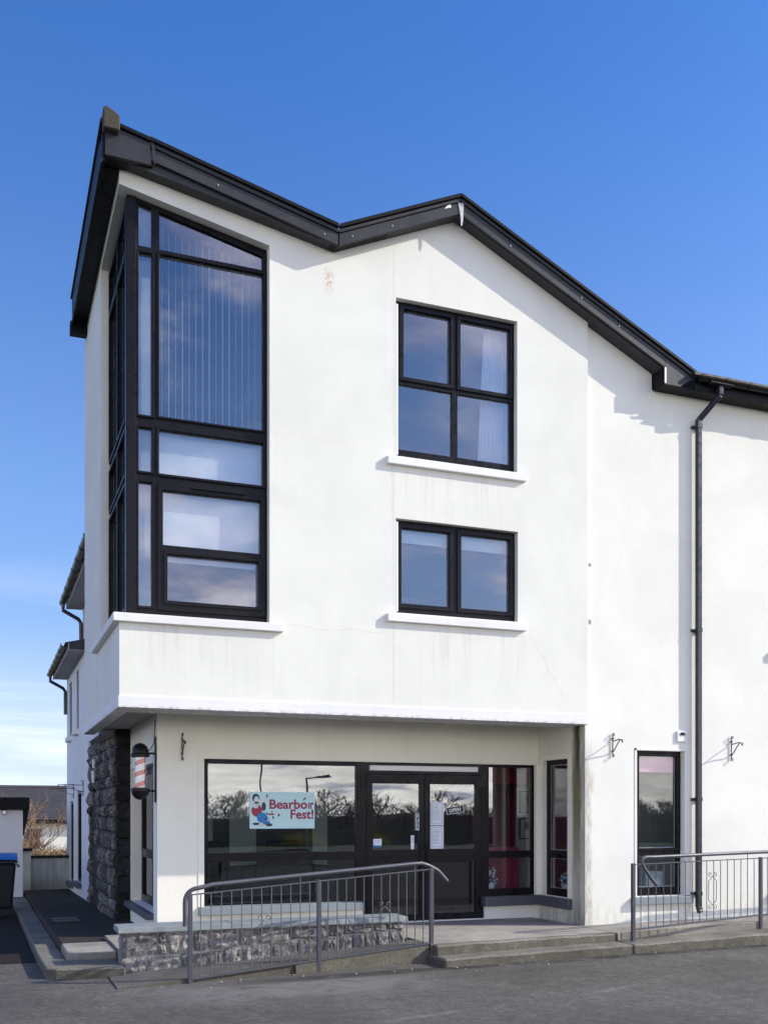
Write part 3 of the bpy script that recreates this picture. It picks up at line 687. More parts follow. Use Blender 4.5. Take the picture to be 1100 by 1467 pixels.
m = MB(); m.box(1.535, 1.655, 12.095, 12.20, 4.09, 8.985); mk('corner_post', m, 'upvc', w5, bevel=0.01)
sg = []
for (a, b) in ((12.30,13.0),(13.08,13.90)):
    sg += [(a,b,4.21,5.66), (a,b,5.79,6.30), (a,b,6.45,8.35), (a,b,8.43,8.92)]
w6 = window(rect(12.21,13.981,4.09,9.031), sg, 1.56, YZ, 1, sashes=[(q,0.03) for q in sg], mat='glass_side', lab='tall corner window facing the lane')
m = MB()
pl = [(1.37,11.935),(3.39,11.935),(3.39,12.0),(3.228,12.0),(3.228,12.12),(1.56,12.12),(1.56,13.98),(1.446,13.98),(1.446,14.55),(1.37,14.55)]
m.poly(pl, [], lambda u, v, d: (u, v, d), 3.985, 4.085); mk('sill', m, 'sill', w5, bevel=0.007)
# small street window right of the recess
gr = [(8.68,9.33,1.28,2.60), (8.68,9.33,0.72,1.17)]
w7 = window(rect(8.569,9.401,0.599,2.671), gr, 12.16, mat='glass_mid', sashes=[(gr[0],0.04)]); sill(8.48, 9.50, 0.485, 0.597, 11.985, 12.158, 'grey_sill', par=w7)
m = MB(); m.box(8.574, 8.588, 12.07, 12.157, 0.60, 2.66); mk('reveal_bead', m, 'white', w7)
m = MB(); m.box(8.54, 8.568, 12.053, 12.059, 0.60, 2.70); m.box(8.54, 9.43, 12.053, 12.059, 2.672, 2.70); mk('plaster_bead', m, 'render_right', w7)
# shop front
sf = [(2.76,4.85,1.25,2.44), (2.76,4.85,0.57,1.13), (5.05,6.77,2.385,2.46), (6.93,7.65,1.22,2.46), (6.93,7.65,0.66,1.12)]
m = MB(); m.poly([(2.699,0.499),(4.931,0.499),(4.931,0.234),(6.841,0.234),(6.841,0.549),(7.691,0.549),(7.691,2.501),(2.699,2.501)],
                 [rect(*q) for q in sf] + [rect(5.0,6.80,0.238,2.34)], XZ, 13.40, 13.46)
shopf = mk('shopfront', m, 'upvc', B, label='black glazed shopfront frame')
for i, q in enumerate(sf):
    m = MB(); m.poly(rect(*grow(q, 0.004)), [], XZ, 13.432, 13.435); mk('pane', m, 'blind' if i == 2 else ('glass_low' if i in (1, 4) else 'glass_shop'), shopf)
for x0, x1, ga_, gb_ in ((5.005,5.888,(5.09,5.82,1.26,2.20),(5.09,5.82,0.33,1.07)), (5.896,6.795,(5.98,6.71,1.26,2.20),(5.98,6.71,0.33,1.07))):
    m = MB(); m.poly(rect(x0,x1,0.242,2.335), [rect(*ga_), rect(*gb_)], XZ, 13.39, 13.45); dr = mk('door', m, 'upvc', B, bevel=0.005)
    for q in (ga_, gb_):
        m = MB(); m.poly(rect(*grow(q,0.004)), [], XZ, 13.422, 13.425); mk('pane', m, 'glass_low' if q is gb_ else 'glass_shop', dr)
    hx = x1-0.045 if x0 < 5.5 else x0+0.045
    m = MB(); m.tube([(hx,13.39,1.33),(hx,13.335,1.33),(hx,13.335,1.02),(hx,13.39,1.02)], 0.012, 8); mk('handle', m, 'black', dr, smooth=True)
m = MB(); m.box(5.0, 6.80, 13.37, 13.46, 0.226, 0.24); mk('threshold', m, 'metal', shopf)
sill(2.62, 4.925, 0.43, 0.545, 13.27, 13.40, 'grey_sill', par=shopf)
m = MB(); m.poly([(6.80,13.26),(7.655,13.26),(7.655,12.39),(7.79,12.39),(7.79,13.40),(6.80,13.40)], [], lambda u, v, d: (u, v, d), 0.415, 0.56); mk('sill', m, 'dark_sill', shopf, bevel=0.006)  # same slab as the wide window's sill, coloured darker for the shade
m = MB(); m.box(7.66, 7.725, 13.285, 13.345, 0.562, 2.50); mk('corner_mullion', m, 'render_shop', B)
gq = [(12.56,13.15,1.24,2.49), (12.56,13.15,0.68,1.12)]
w8 = window(rect(12.509,13.201,0.569,2.561), gq, 7.79, YZ, 1, mat='glass_shop')
m = MB(); m.poly(rect(12.43,13.28,0.57,2.63), [rect(12.512,13.198,0.575,2.558)], YZ, 7.722, 7.729); mk('plaster_bead', m, 'render_shop', w8)
m = MB(); m.poly([(2.62,0.53),(2.698,0.53),(2.698,2.502),(7.66,2.502),(7.66,2.56),(2.62,2.56)], [], XZ, 13.342, 13.349); mk('plaster_bead', m, 'render_shop', B)
# lane-side shop window
gs = [(13.82,14.7,1.24,2.36),(14.8,15.75,1.24,2.36),(13.82,14.7,0.55,1.12),(14.8,15.75,0.55,1.12)]
w9 = window(rect(13.699,15.851,0.449,2.451), gs, 2.24, YZ, 1, mat='glass_dark')
m = MB(); m.box(1.99, 2.24, 13.66, 15.95, 0.36, 0.448); mk('sill', m, 'dark_sill', w9, bevel=0.006)

# behind the glass
m = MB(); m.box(1.9, 3.2, 12.25, 12.27, 5.72, 6.36); mk('spandrel_panel', m, 'blind', B)
m = MB(); m.box(1.9, 3.2, 12.24, 12.25, 4.78, 5.68); mk('roller_blind', m, 'blind', B)
m = MB(); m.box(1.74, 1.75, 12.32, 13.95, 4.1, 9.0); mk('side_blind', m, 'sage', B)
m = MB(); m.box(1.60, 1.86, 12.26, 12.28, 4.1, 9.0); mk('side_blind', m, 'slat', B)
sl = MB(); sl.box(-0.034, 0.034, -0.0015, 0.0015, 0, 2.52)
s0 = mk('blind_slat', sl, 'slat', B, at=(1.99, 12.36, 6.42)); s0.rotation_euler.z = R(80)
rnd = random.Random(3)
for k in range(1, 16):
    x = 1.99+0.082*k; o = dup(s0, (x, 12.36, 6.42), B); o.rotation_euler.z = R(80 - 1.3*k + rnd.uniform(-6, 6)); o.scale.z = min(1, (9.0-0.2*(x-1.45)-6.5)/2.52)
m = MB(); m.box(4.9, 5.72, 12.22, 12.23, 5.30, 5.5); m.box(5.80, 6.6, 12.22, 12.23, 5.29, 5.5); mk('roller_blind', m, 'blind', B)
def curtain(x0, x1, z0, z1, y, pl, par, xs=0.0):
    m = MB(); nn = pl*6; rows_ = []
    for i in range(nn+1):
        u = i/nn; yy = y + 0.022*math.sin(u*pl*2*math.pi)
        rows_.append((m.b.verts.new((x0+(x1-x0)*u - xs*(1-u), yy, z0)), m.b.verts.new((x0+(x1-x0)*u, yy, z1))))
    for a, b in zip(rows_, rows_[1:]): m.b.faces.new((a[0], b[0], b[1], a[1]))
    return mk('curtain', m, 'curtain', par, smooth=True)
curtain(6.27, 6.62, 6.4, 8.33, 12.27, 7, B, 0.10)
m = curtain(4.9, 4.97, 6.4, 8.33, 12.27, 2, B, -0.0)
# small room behind the right window, and the shop's right corner
m = MB(); m.box(8.60, 9.38, 12.225, 12.232, 2.37, 2.66); mk('roller_blind', m, 'pink', B, label='pink roller blind')
m = MB(); m.box(8.46, 8.92, 13.0, 13.03, 0.22, 2.9); mk('interior_panel', m, 'brown', B)
m = MB(); m.box(8.92, 10.28, 13.4, 13.43, 0.22, 2.9); mk('interior_panel', m, 'sage', B)
m = MB(); m.box(8.5, 9.6, 12.32, 12.6, 0.60, 0.66); mk('window_board', m, 'white', B)
m = MB(); m.box(6.9, 8.3, 14.3, 14.34, 2.25, 3.05); mk('valance', m, 'crimson', B)
m = MB(); m.box(7.95, 8.34, 14.4, 14.44, 0.3, 2.2); mk('interior_panel', m, 'sage', B)
m = MB(); m.box(6.95, 7.12, 13.9, 14.0, 0.22, 2.9); mk('interior_panel', m, 'interior', B)
m = MB(); m.box(7.2, 7.85, 14.15, 14.19, 0.25, 1.25); mk('interior_panel', m, 'crimson', B)

# stone facing of the lane wall, every stone its own piece ----------
def stone_mesh(m, w_, h_, d_, seed, put, nx=4, nz=3, amp=0.5):
    """rough block: a domed, jagged outer face u in 0..w, v in 0..h, depth towards -d"""
    rd = random.Random(seed); gr_ = []
    e = min(w_, h_)*0.10
    corner = [(rd.uniform(-e,e)*0.5, rd.uniform(-e,e)*0.5) for _ in range(4)]
    for j in range(nz+1):
        row = []
        for i in range(nx+1):
            u, v = i/nx, j/nz
            a = corner[0][0]*(1-u)*(1-v)+corner[1][0]*u*(1-v)+corner[2][0]*u*v+corner[3][0]*(1-u)*v
            b = corner[0][1]*(1-u)*(1-v)+corner[1][1]*u*(1-v)+corner[2][1]*u*v+corner[3][1]*(1-u)*v
            edge = i in (0, nx) or j in (0, nz)
            dd = d_*((0.62 if not (i in (0, nx) and j in (0, nz)) else 0.4) if edge else 1.0) + rd.uniform(-1, 1)*d_*amp*(0.35 if edge else 1.0)
            pu = u*w_ + a + (rd.uniform(-1,1)*e*0.5 if edge else rd.uniform(-1,1)*w_/nx*0.22)
            pv = v*h_ + b + (rd.uniform(-1,1)*e*0.5 if edge else rd.uniform(-1,1)*h_/nz*0.22)
            row.append(m.b.verts.new(put(pu, pv, dd)))
        gr_.append(row)
    for j in range(nz):
        for i in range(nx):
            m.b.faces.new((gr_[j][i], gr_[j][i+1], gr_[j+1][i+1], gr_[j+1][i]))
    ring = gr_[0][:] + [gr_[j][nx] for j in range(1, nz+1)] + [gr_[nz][i] for i in range(nx-1, -1, -1)] + [gr_[j][0] for j in range(nz-1, 0, -1)]
    bk = [m.b.verts.new((v.co + Vector(put(0,0,-0.06)) - Vector(put(0,0,0)))) for v in ring]
    for i in range(len(ring)):
        j = (i+1) % len(ring); m.b.faces.new((ring[i], bk[i], bk[j], ring[j]))
m = MB(); m.box(1.93, 2.3, 16.03, 20.55, -0.2, 3.25); core = mk('rubble_core', m, 'dark_mortar', B)
rnd = random.Random(11)
z = 0.0; cnt = 0
while z < 3.02:
    h_ = min(rnd.uniform(0.17, 0.30), 3.08-z)
    if 3.08-(z+h_) < 0.1: h_ = 3.08-z
    y = 16.30 + rnd.uniform(0, 0.2)
    while y < 20.5:
        w_ = min(rnd.uniform(0.24, 0.55), 20.55-y)
        slot = y+w_ > 19.35 and y < 19.80 and z < 2.2
        if not slot and w_ > 0.08:
            m = MB(); stone_mesh(m, w_-0.03, h_-0.022, rnd.uniform(0.035, 0.08), cnt, lambda u, v, d: (-d, u, v))
            mk('stone', m, 'darkstone', B, at=(1.93, y, z)); cnt += 1
        y += w_
    z += h_
z = -0.02
for k in range(11):
    h_ = 0.283; wq = 0.30 if k % 2 else 0.24
    m = MB(); m.hexa([(1.88-0.02*(k%2),15.96,z),(2.10,15.955,z),(2.12,16.03,z),(1.95,16.03+wq,z),(1.875,15.955,z+h_-0.02),(2.10,15.965,z+h_-0.02),(2.12,16.03,z+h_-0.02),(1.95,16.03+wq,z+h_-0.02)])
    mk('quoin', m, 'quoin', B, bevel=0.014); z += h_
m = MB(); m.box(1.95, 2.0, 19.38, 19.8, 0.2, 2.15); mk('slot_window', m, 'black', B)
m = MB(); m.box(1.84, 1.95, 19.2, 19.95, 2.2, 2.27); mk('slot_lintel', m, 'quoin', B)
for z, y in ((2.60,18.95),(2.40,19.1),(2.33,19.0)):
    m = MB(); m.box(1.82, 1.85, y, y+0.13, z, z+0.15); mk('white_block', m, 'white', B)  # small white blocks standing on the stone face
# wings behind
m = MB(); m.poly(rect(20.56,26.24,-0.4,5.12), [rect(24.75,25.42,3.58,4.86), rect(22.9,23.46,3.60,4.90), rect(24.25,25.2,0.18,2.06), rect(22.2,23.28,0.30,2.26)], YZ, 1.9, 2.1); mk('wing_wall', m, 'render_wing', B)
m = MB(); m.box(1.95, 6, 26.04, 26.24, -0.4, 5.1); mk('wing_wall', m, 'render_wing', B)
m = MB(); m.box(1.9, 2.1, 18.1, 20.55, 3.26, 6.0); mk('wing_wall', m, 'render_wing', B); m = MB(); m.box(1.9, 2.1, 20.552, 21.9, 5.125, 6.0); mk('wing_wall', m, 'render_wing', B); m = MB(); m.box(2.105, 4, 21.7, 21.9, 3.1, 6.0); mk('wing_wall', m, 'render_wing', B)
for (y0,y1,z0,z1) in ((24.75,25.42,3.58,4.86),(22.9,23.46,3.60,4.90),(24.25,25.2,0.18,2.06),(22.2,23.28,0.30,2.26)):
    ww = window(rect(y0-0.001,y1+0.001,z0-0.001,z1+0.001), [(y0+0.06,y1-0.06,z0+0.06,z1-0.06)], 1.925, YZ, 1, mat='glass_dark')
    m = MB(); m.box(1.80, 1.92, y0-0.06, y1+0.06, z0-0.11, z0-0.003); mk('sill', m, 'dark_sill' if z0 < 1 else 'sill', ww, bevel=0.005)
for (y0,y1,zs) in ((16.35,21.95,6.02),(21.42,26.3,5.10)):
    m = MB(); m.poly([(1.60,zs),(2.4,zs),(2.4,zs+0.34),(1.52,zs+0.13),(1.60,zs+0.11)], [], XZ, y0, y1); mk('wing_eaves', m, 'slate', B)
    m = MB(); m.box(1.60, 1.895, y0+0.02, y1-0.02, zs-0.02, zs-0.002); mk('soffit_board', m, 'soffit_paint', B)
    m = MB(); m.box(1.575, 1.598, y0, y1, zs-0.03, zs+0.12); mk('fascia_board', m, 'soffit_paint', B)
    gutter(y0, y1, 1.50, zs+0.10, 0.065, 'Y', B, 0.8)
    m = MB(); m.tube([(1.50,y1-0.25,zs+0.06),(1.50,y1-0.25,zs-0.10),(1.80,y1-0.25,zs-0.26),(1.85,y1-0.25,zs-0.34),(1.85,y1-0.25,zs-0.9)], 0.04, 8); mk('downpipe', m, 'pipe', B, smooth=True)

# ------------------------------------------------------------------ wall brackets
def scroll(c, r, a0, turns, put, nn=14):
    return [put(c[0]+math.cos(a0+turns*2*math.pi*i/nn)*r*(1-0.6*i/nn), c[1]+math.sin(a0+turns*2*math.pi*i/nn)*r*(1-0.6*i/nn)) for i in range(nn+1)]
def wall_bracket(label, at, outdir, h=0.30, arm=0.24):
    """hanging-basket bracket: back bar with curled ends, arm, curved brace and tip curl; outdir = unit xy out of the wall"""
    o = thing('basket_bracket', label, 'bracket', at, 'hanging basket brackets on the walls')
    ox, oy = outdir; X, Y, Z = at
    P = lambda a, z: (X+ox*a, Y+oy*a, Z+z)
    m = MB(); m.tube([P(0.012,-h/2), P(0.012,h/2)], 0.008, 6)
    m.tube(scroll((0.032, h/2-0.005), 0.026, math.pi, -0.9, P), 0.006, 6); m.tube(scroll((0.032, -h/2+0.005), 0.026, math.pi, 0.9, P), 0.006, 6)
    for zz_ in (-h*0.28, h*0.3): m.tube([P(0.0, zz_), P(0.03, zz_)], 0.014, 6)
    mk('back_bar', m, 'iron', o, smooth=True)
    m = MB(); m.tube([P(0.012, h*0.18), P(arm*0.7, h*0.24), P(arm, h*0.2)], 0.008, 6); m.tube(scroll((arm, h*0.2-0.018), 0.018, math.pi/2, -0.95, P), 0.006, 6); mk('arm', m, 'iron', o, smooth=True)
    m = MB(); m.tube([P(0.012,-h*0.30), P(arm*0.25,-h*0.20), P(arm*0.55, h*0.06), P(arm*0.8, h*0.22)], 0.008, 6); mk('brace', m, 'iron', o, smooth=True)
    return o
wall_bracket('iron basket bracket between the stained recess edge and the small ground-floor window', (8.165, 12.055, 2.73), (0,-1), 0.30)
wall_bracket('iron basket bracket on the bright wall past the downpipe', (10.22, 12.055, 2.73), (0,-1), 0.33)
wall_bracket('short iron bracket left of the wide shop window', (2.405, 13.348, 2.65), (0.2,-0.98), 0.32, 0.12)
wall_bracket('nearer of the two scroll brackets on the shaded lane wall, next to the dark stonework', (1.895, 21.6, 2.30), (-1,0), 0.28, 0.5)
wall_bracket('farther of the two scroll brackets on the shaded lane wall, at its far end', (1.895, 24.0, 2.28), (-1,0), 0.28, 0.5)
# alarm box
o = thing('alarm_box', 'small white alarm box with black half-round light above the small window', 'alarm box', (9.335, 12.06, 2.88))
m = MB(); m.box(9.25, 9.42, 12.03, 12.058, 2.805, 2.965); mk('housing', m, 'white', o, bevel=0.008)
m = MB(); m.poly([(9.335+0.045*math.cos(a), 2.90+0.045*math.sin(a)) for a in [math.pi*i/8 for i in range(9)]], [], XZ, 12.02, 12.029); mk('lens', m, 'black', o)
# ------------------------------------------------------------------ barber pole
bx, by = 1.885, 13.45
bp = thing('barber_pole', 'red and white striped barber pole with black domed ends on the shop corner', 'barber pole', (bx, by, 1.98))
m = MB(); m.lathe([(0.084,2.10),(0.084,2.52)], (0,0,0), 24)
m2 = MB(); m2.lathe([(0.066,-0.21),(0.066,0.21)], (0,0,0), 24); mk('striped_cylinder', m2, 'stripe', bp, smooth=True, at=(bx,by,2.31))
mm = MB(); mm.lathe([(0.084,-0.21),(0.084,0.21)], (0,0,0), 24); mk('glass_tube', mm, 'tube_glass', bp, smooth=True, at=(bx,by,2.31)); m.b.free()
m = MB(); m.lathe([(0.09,2.505),(0.12,2.515),(0.122,2.545),(0.108,2.56),(0.106,2.60),(0.09,2.645),(0.06,2.675),(0.02,2.69)], (bx,by,0), 24); mk('top_cap', m, 'black', bp, smooth=True)
m = MB(); m.lathe([(0.02,1.955),(0.06,1.97),(0.09,2.0),(0.108,2.035),(0.11,2.06),(0.122,2.07),(0.12,2.10),(0.09,2.112)], (bx,by,0), 24); mk('bottom_cap', m, 'black', bp, smooth=True)
m = MB(); m.box(2.068, 2.086, by-0.03, by+0.03, 1.92, 2.78); mk('wall_bar', m, 'black', bp, bevel=0.004)
for z in (2.56, 2.07):
    m = MB(); m.tube([(bx+0.1,by,z),(2.07,by,z)], 0.013, 8); m.lathe([(0.02,-0.012),(0.024,0),(0.02,0.012)], (2.03,by,z), 10); mk('arm', m, 'black', bp, smooth=True)
m = MB(); m.tube([(bx+0.09,by+0.02,2.58),(2.02,by+0.03,2.61),(2.065,by+0.03,2.70),(2.08,by+0.02,3.0)], 0.006, 6); mk('cable', m, 'black', bp, smooth=True)

# ------------------------------------------------------------------ low stone wall
SW = thing('stone_wall', 'low grey limestone wall with a pale slab coping beside the ramp', 'wall', (3.1, 11.6, 0))
m = MB(); m.box(1.44, 4.72, 11.472, 11.775, -0.05, 0.455); mk('mortar_bed', m, 'mortar', SW)
X_ = lambda px: 1.41 + (px-175)/401*3.35
jz = lambda x: 0.195 if x < 1.95 else 0.195 + 0.062*(x-1.95)
rz_ = lambda x: max(0.0, 0.225*(x-1.15)/3.8) - 0.02
upper = [(175,220,None),(222,233,'s'),(234,268,None),(269,288,None),(290,330,None),(332,357,None),(359,403,None),(405,459,None),(461,482,None),(484,527,None),(529,549,'d'),(550,577,None)]
lower = [(175,206,None),(207,250,None),(251,287,None),(288,310,None),(311,336,None),(337,376,None),(377,416,None),(417,452,None),(453,476,None),(478,496,None),(498,515,None),(516,533,None),(534,552,None),(553,577,None)]
k = 100
for a, b, f in upper:
    x0, x1 = X_(a), X_(b); z0 = jz((x0+x1)/2)+0.006; z1 = 0.452
    parts_ = [(z0, z1)]
    if f == 's': parts_ = [(z0, z0+0.115), (z0+0.123, z1)]
    if (b-a) > 42 and a > 400: parts_ = [(z0, z1)]
    for q0, q1 in parts_:
        m = MB(); stone_mesh(m, x1-x0-0.010, q1-q0-0.008, 0.05, k, lambda u, v, d: (u, -d, v), 8, 5, 0.42); k += 1
        mk('stone', m, 'limestone', SW, at=(x0, 11.478, q0))
for a, b, f in lower:
    x0, x1 = X_(a), X_(b); z0 = rz_(x0)-0.03; z1 = jz((x0+x1)/2)-0.008
    m = MB(); stone_mesh(m, x1-x0-0.010, z1-z0-0.006, 0.05, k, lambda u, v, d: (u, -d, v), 8, 4, 0.42); k += 1
    mk('stone', m, 'limestone', SW, at=(x0, 11.478, z0))
for end, sgn in ((1.44, -1), (4.72, 1)):
    for q0, q1 in ((0.0, 0.2), (0.21, 0.45)):
        m = MB(); stone_mesh(m, 0.28, q1-q0, 0.035, k, (lambda u, v, d: (d, u, v)) if sgn > 0 else (lambda u, v, d: (-d, u, v)), 4, 3, 0.5); k += 1
        mk('stone', m, 'limestone', SW, at=(end, 11.48, q0))
for x0, x1 in ((1.36, 2.62), (2.626, 3.75), (3.756, 4.80)):
    m = MB(); nn = 10; ring = []
    rd = random.Random(int(x0*10))
    for i in range(nn+1):
        x = x0+(x1-x0)*i/nn; j = rd.uniform(-0.008, 0.008)
        ring.append([m.b.verts.new(p) for p in ((x,11.40+j,0.458),(x,11.41+j,0.522),(x,11.82,0.525),(x,11.82,0.458))])
    for a, b in zip(ring, ring[1:]):
        for i in range(4): m.b.faces.new((a[i], a[(i+1)%4], b[(i+1)%4], b[i]))
    m.b.faces.new(ring[0]); m.b.faces.new(list(reversed(ring[-1])))
    mk('coping_slab', m, 'coping', SW, bevel=0.006)

# ------------------------------------------------------------------ railings
def railing(label, x_posts, yf, foot, top, botr, hr, bars, orn, xr):
    o = thing('ramp_railing', label, 'railing', (x_posts[0], yf(x_posts[0]), 0), 'steel railings in front of the building')
    for x in x_posts:
        y = yf(x); m = MB(); m.box(-0.023, 0.023, -0.023, 0.023, foot(x), top(x)+0.015); mk('post', m, 'rail', o, bevel=0.004, at=(x, y, 0))
    for nm, fz, hh in (('top_rail', top, 0.006), ('bottom_rail', botr, 0.010)):
        m = MB()
        for a, b in zip(x_posts, x_posts[1:]):
            m.hexa([(a,yf(a)-0.014,fz(a)-hh),(b,yf(b)-0.014,fz(b)-hh),(b,yf(b)+0.014,fz(b)-hh),(a,yf(a)+0.014,fz(a)-hh),
                    (a,yf(a)-0.014,fz(a)+hh),(b,yf(b)-0.014,fz(b)+hh),(b,yf(b)+0.014,fz(b)+hh),(a,yf(a)+0.014,fz(a)+hh)])
        mk(nm, m, 'rail', o)
    for (a, b), nb in zip(zip(x_posts, x_posts[1:]), bars):
        for i in range(1, nb+1):
            x = a+(b-a)*i/(nb+1); y = yf(x); tall = (i in (nb-0, nb-1) and nb-i == 1)
            m = MB(); z1 = hr(x)-0.02 if tall else top(x)
            m.tube([(0,0,botr(x)-0.01),(0,0,z1)], 0.0058, 6); mk('bar', m, 'bar', o, smooth=True, at=(x, y, 0))
    for x, z in orn:
        y = yf(x); m = MB(); P = lambda u, v: (x+u, y, z+v)
        for s in (-1, 1):
            m.tube([P(0,0.20)] + [P(s*0.066,0.13), P(s*0.066,-0.13), P(0,-0.20)], 0.005, 6)
            m.tube(scroll((s*0.04, 0.225), 0.032, -math.pi/2 if s > 0 else -math.pi/2, s*0.9, P), 0.005, 6)
            m.tube(scroll((s*0.04, -0.225), 0.032, math.pi/2, -s*0.9, P), 0.005, 6)
        mk('scroll_ornament', m, 'bar', o, smooth=True)
    m = MB(); m.tube(xr, 0.0235, 12); mk('handrail', m, 'rail', o, smooth=True)
    for x in x_posts[1:-1] + [x_posts[0]+0.3]:
        pass
    return o
yl = lambda x: 10.62 + 0.157*(x-2.0)
xp = [2.0, 3.485, 4.965]
topl = lambda x: 0.925 + (x-2.0)*0.0633
botl = lambda x: 0.045 + (x-2.0)*0.062
hrl = lambda x: topl(x) + 0.085
pts = [(1.945,yl(1.945)+0.0,0.60),(1.945,yl(1.945),0.86)] + [(1.945+0.14*(1-math.cos(a)), yl(1.945), 0.86+0.135*math.sin(a)) for a in [math.pi/2*i/6 for i in range(1,7)]]
pts += [(x, yl(x), hrl(x)) for x in (2.25,2.8,3.5,4.2,4.7)] + [(4.83,yl(4.83),1.185),(4.93,yl(4.93),1.155),(5.06,yl(5.06),1.09),(5.19,yl(5.19),0.96)]
railing('ramp railing that slopes up from the stone wall to the shop steps', xp, yl, lambda x: -0.02 if x < 4.5 else 0.05, topl, botl, hrl, [12,12], [(2.83,0.42),(4.33,0.50)], pts)
yr = lambda x: 11.06 + 0.157*(min(x, 10.3)-7.81)
xpr = [7.81, 10.22, 12.6]
topr = lambda x: 1.115 + (x-7.81)*0.012
botr = lambda x: 0.27 + (x-7.81)*0.028
hrr = lambda x: topr(x)+0.085
c0 = 7.96
pts = [(8.22,yr(8.22),0.83),(8.12,yr(8.12),0.93),(8.0,yr(8.0),1.07),(7.955,yr(7.955),1.14),(7.965,yr(7.965),1.185),(8.03,yr(8.03),1.208)] + [(x, yr(x), hrr(x)) for x in (8.2,9,10.2,12.5)]
railing('level railing in front of the small right-hand window and downpipe', xpr, yr, lambda x: kerbZ(x)-0.02, topr, botr, hrr, [17,17], [(9.26,0.72)], pts)

# ------------------------------------------------------------------ signs in the shop glass
P0 = thing('festival_poster', 'pale aqua Bearbóir Fest poster with cartoon inside the wide shop window', 'poster', (3.79, 13.42, 1.57))
m = MB(); m.box(3.33, 4.245, 13.420, 13.428, 1.57, 2.07); mk('sheet', m, 'poster', P0)
ty = 13.4175
text_mesh('lettering', 'Bearbo', 0.178, 'poster_red', P0, (3.605, ty, 1.842), off=0.0045, fit=0.535)
m = MB(); m.poly([(4.075,1.955),(4.10,1.955),(4.128,1.993),(4.098,1.993)], [], XZ, 13.4165, 13.4185); mk('accent', m, 'poster_red', P0)
text_mesh('lettering', 'ır', 0.178, 'poster_red', P0, (4.155, ty, 1.842), off=0.004, fit=0.078)
text_mesh('lettering', 'Fest!', 0.178, 'poster_red', P0, (3.90, ty, 1.705), off=0.0045, fit=0.33)
def disc(cx, cz, rx, rz2, mat, nn=16, dy=0.0, a0=0.0, nm='print'):
    m = MB(); m.poly([(cx+rx*math.cos(a0+2*math.pi*i/nn), cz+rz2*math.sin(a0+2*math.pi*i/nn)) for i in range(nn)], [], XZ, 13.4185-dy, 13.4195-dy); return mk(nm, m, mat, P0)
disc(3.416,1.985,0.052,0.058,'print_dark'); disc(3.424,1.958,0.036,0.050,'print_skin',dy=0.002); disc(3.424,1.921,0.034,0.014,'print_dark',dy=0.004)
disc(3.428,1.815,0.075,0.085,'poster_red'); disc(3.41,1.875,0.042,0.03,'print_skin',dy=0.002); disc(3.525,1.87,0.03,0.06,'print_dark'); disc(3.545,1.96,0.02,0.035,'print_skin')
disc(3.50,1.72,0.072,0.07,'print_blue',dy=0.003); disc(3.575,1.70,0.03,0.03,'print_lilac',dy=0.003); disc(3.56,1.655,0.05,0.03,'print_blue',dy=0.002)
disc(3.42,1.635,0.05,0.018,'print_dark'); disc(3.50,1.62,0.05,0.026,'print_skin',dy=0.002); disc(3.60,1.622,0.045,0.022,'print_dark',dy=0.004)
disc(3.63,1.765,0.05,0.012,'poster_red',dy=0.002); disc(3.57,1.775,0.012,0.014,'print_dark'); disc(3.64,1.80,0.01,0.012,'print_dark'); disc(3.655,1.72,0.012,0.02,'print_dark'); disc(3.70,1.79,0.022,0.016,'print_skin'); disc(3.735,1.755,0.014,0.02,'print_dark'); disc(3.57,2.015,0.01,0.026,'print_dark')
PO = thing('open_sign', 'small black OPEN sign tilted in the right door glass', 'sign', (6.39, 13.41, 1.80))
a_ = R(9); ca, sa = math.cos(a_), math.sin(a_); oc = (6.385, 1.828)
rot = lambda u, v, d: (oc[0]+u*ca-v*sa, d, oc[1]+u*sa+v*ca)
m = MB(); m.poly(rect(-0.14,0.14,-0.052,0.052), [], rot, 13.412, 13.416); mk('board', m, 'print_dark', PO)
m = MB(); m.poly(rect(-0.14,0.14,-0.052,0.052), [rect(-0.134,0.134,-0.046,0.046)], rot, 13.410, 13.4115); mk('border', m, 'white', PO)
text_mesh('lettering', 'OPEN', 0.072, 'white', PO, (oc[0], 13.4105, oc[1]-0.026), roll=a_, off=0.0012, align='CENTER')
def notice(label, x0, x1, z0, z1, lines, yq=13.41):
    o = thing('notice', label, 'notice', ((x0+x1)/2, yq, z0))
    m = MB(); m.box(x0, x1, yq, yq+0.003, z0, z1); mk('sheet', m, 'paper', o)
    m = MB(); m.poly(rect(x0+0.018,x1-0.02,z0+0.025,z1-0.018), [rect(x0+0.022,x1-0.024,z0+0.029,z1-0.022)], XZ, yq-0.002, yq-0.0005); mk('border', m, 'ink', o)
    rd = random.Random(int(z0*100)); m = MB(); zc = z1-0.06
    for i in range(lines):
        wl_ = (x1-x0-0.07)*rd.uniform(0.55, 1.0); xa = x0+0.03
        m.box(xa, xa+wl_, yq-0.002, yq-0.0005, zc-0.0022, zc+0.0022); zc -= (z1-z0-0.12)/lines
    mk('ruled_lines', m, 'ink', o); return o
notice('upper framed white notice on the right door glass', 5.99, 6.20, 1.605, 1.945, 9)
notice('lower framed white notice on the right door glass', 5.99, 6.20, 1.265, 1.595, 11)
o = thing('door_sticker', 'narrow white upright PULL sticker on the left door', 'sticker', (5.775, 13.388, 1.54))
m = MB(); m.box(5.745, 5.805, 13.385, 13.389, 1.535, 1.77); mk('backing', m, 'paper', o)
m = MB(); m.box(5.753, 5.797, 13.382, 13.3845, 1.545, 1.76); mk('panel', m, 'print_dark', o)
for i, ch in enumerate('PULL'): text_mesh('lettering', ch, 0.062, 'paper', o, (5.775, 13.3815, 1.707-0.052*i), align='CENTER', off=0.001, ext=0.0005)
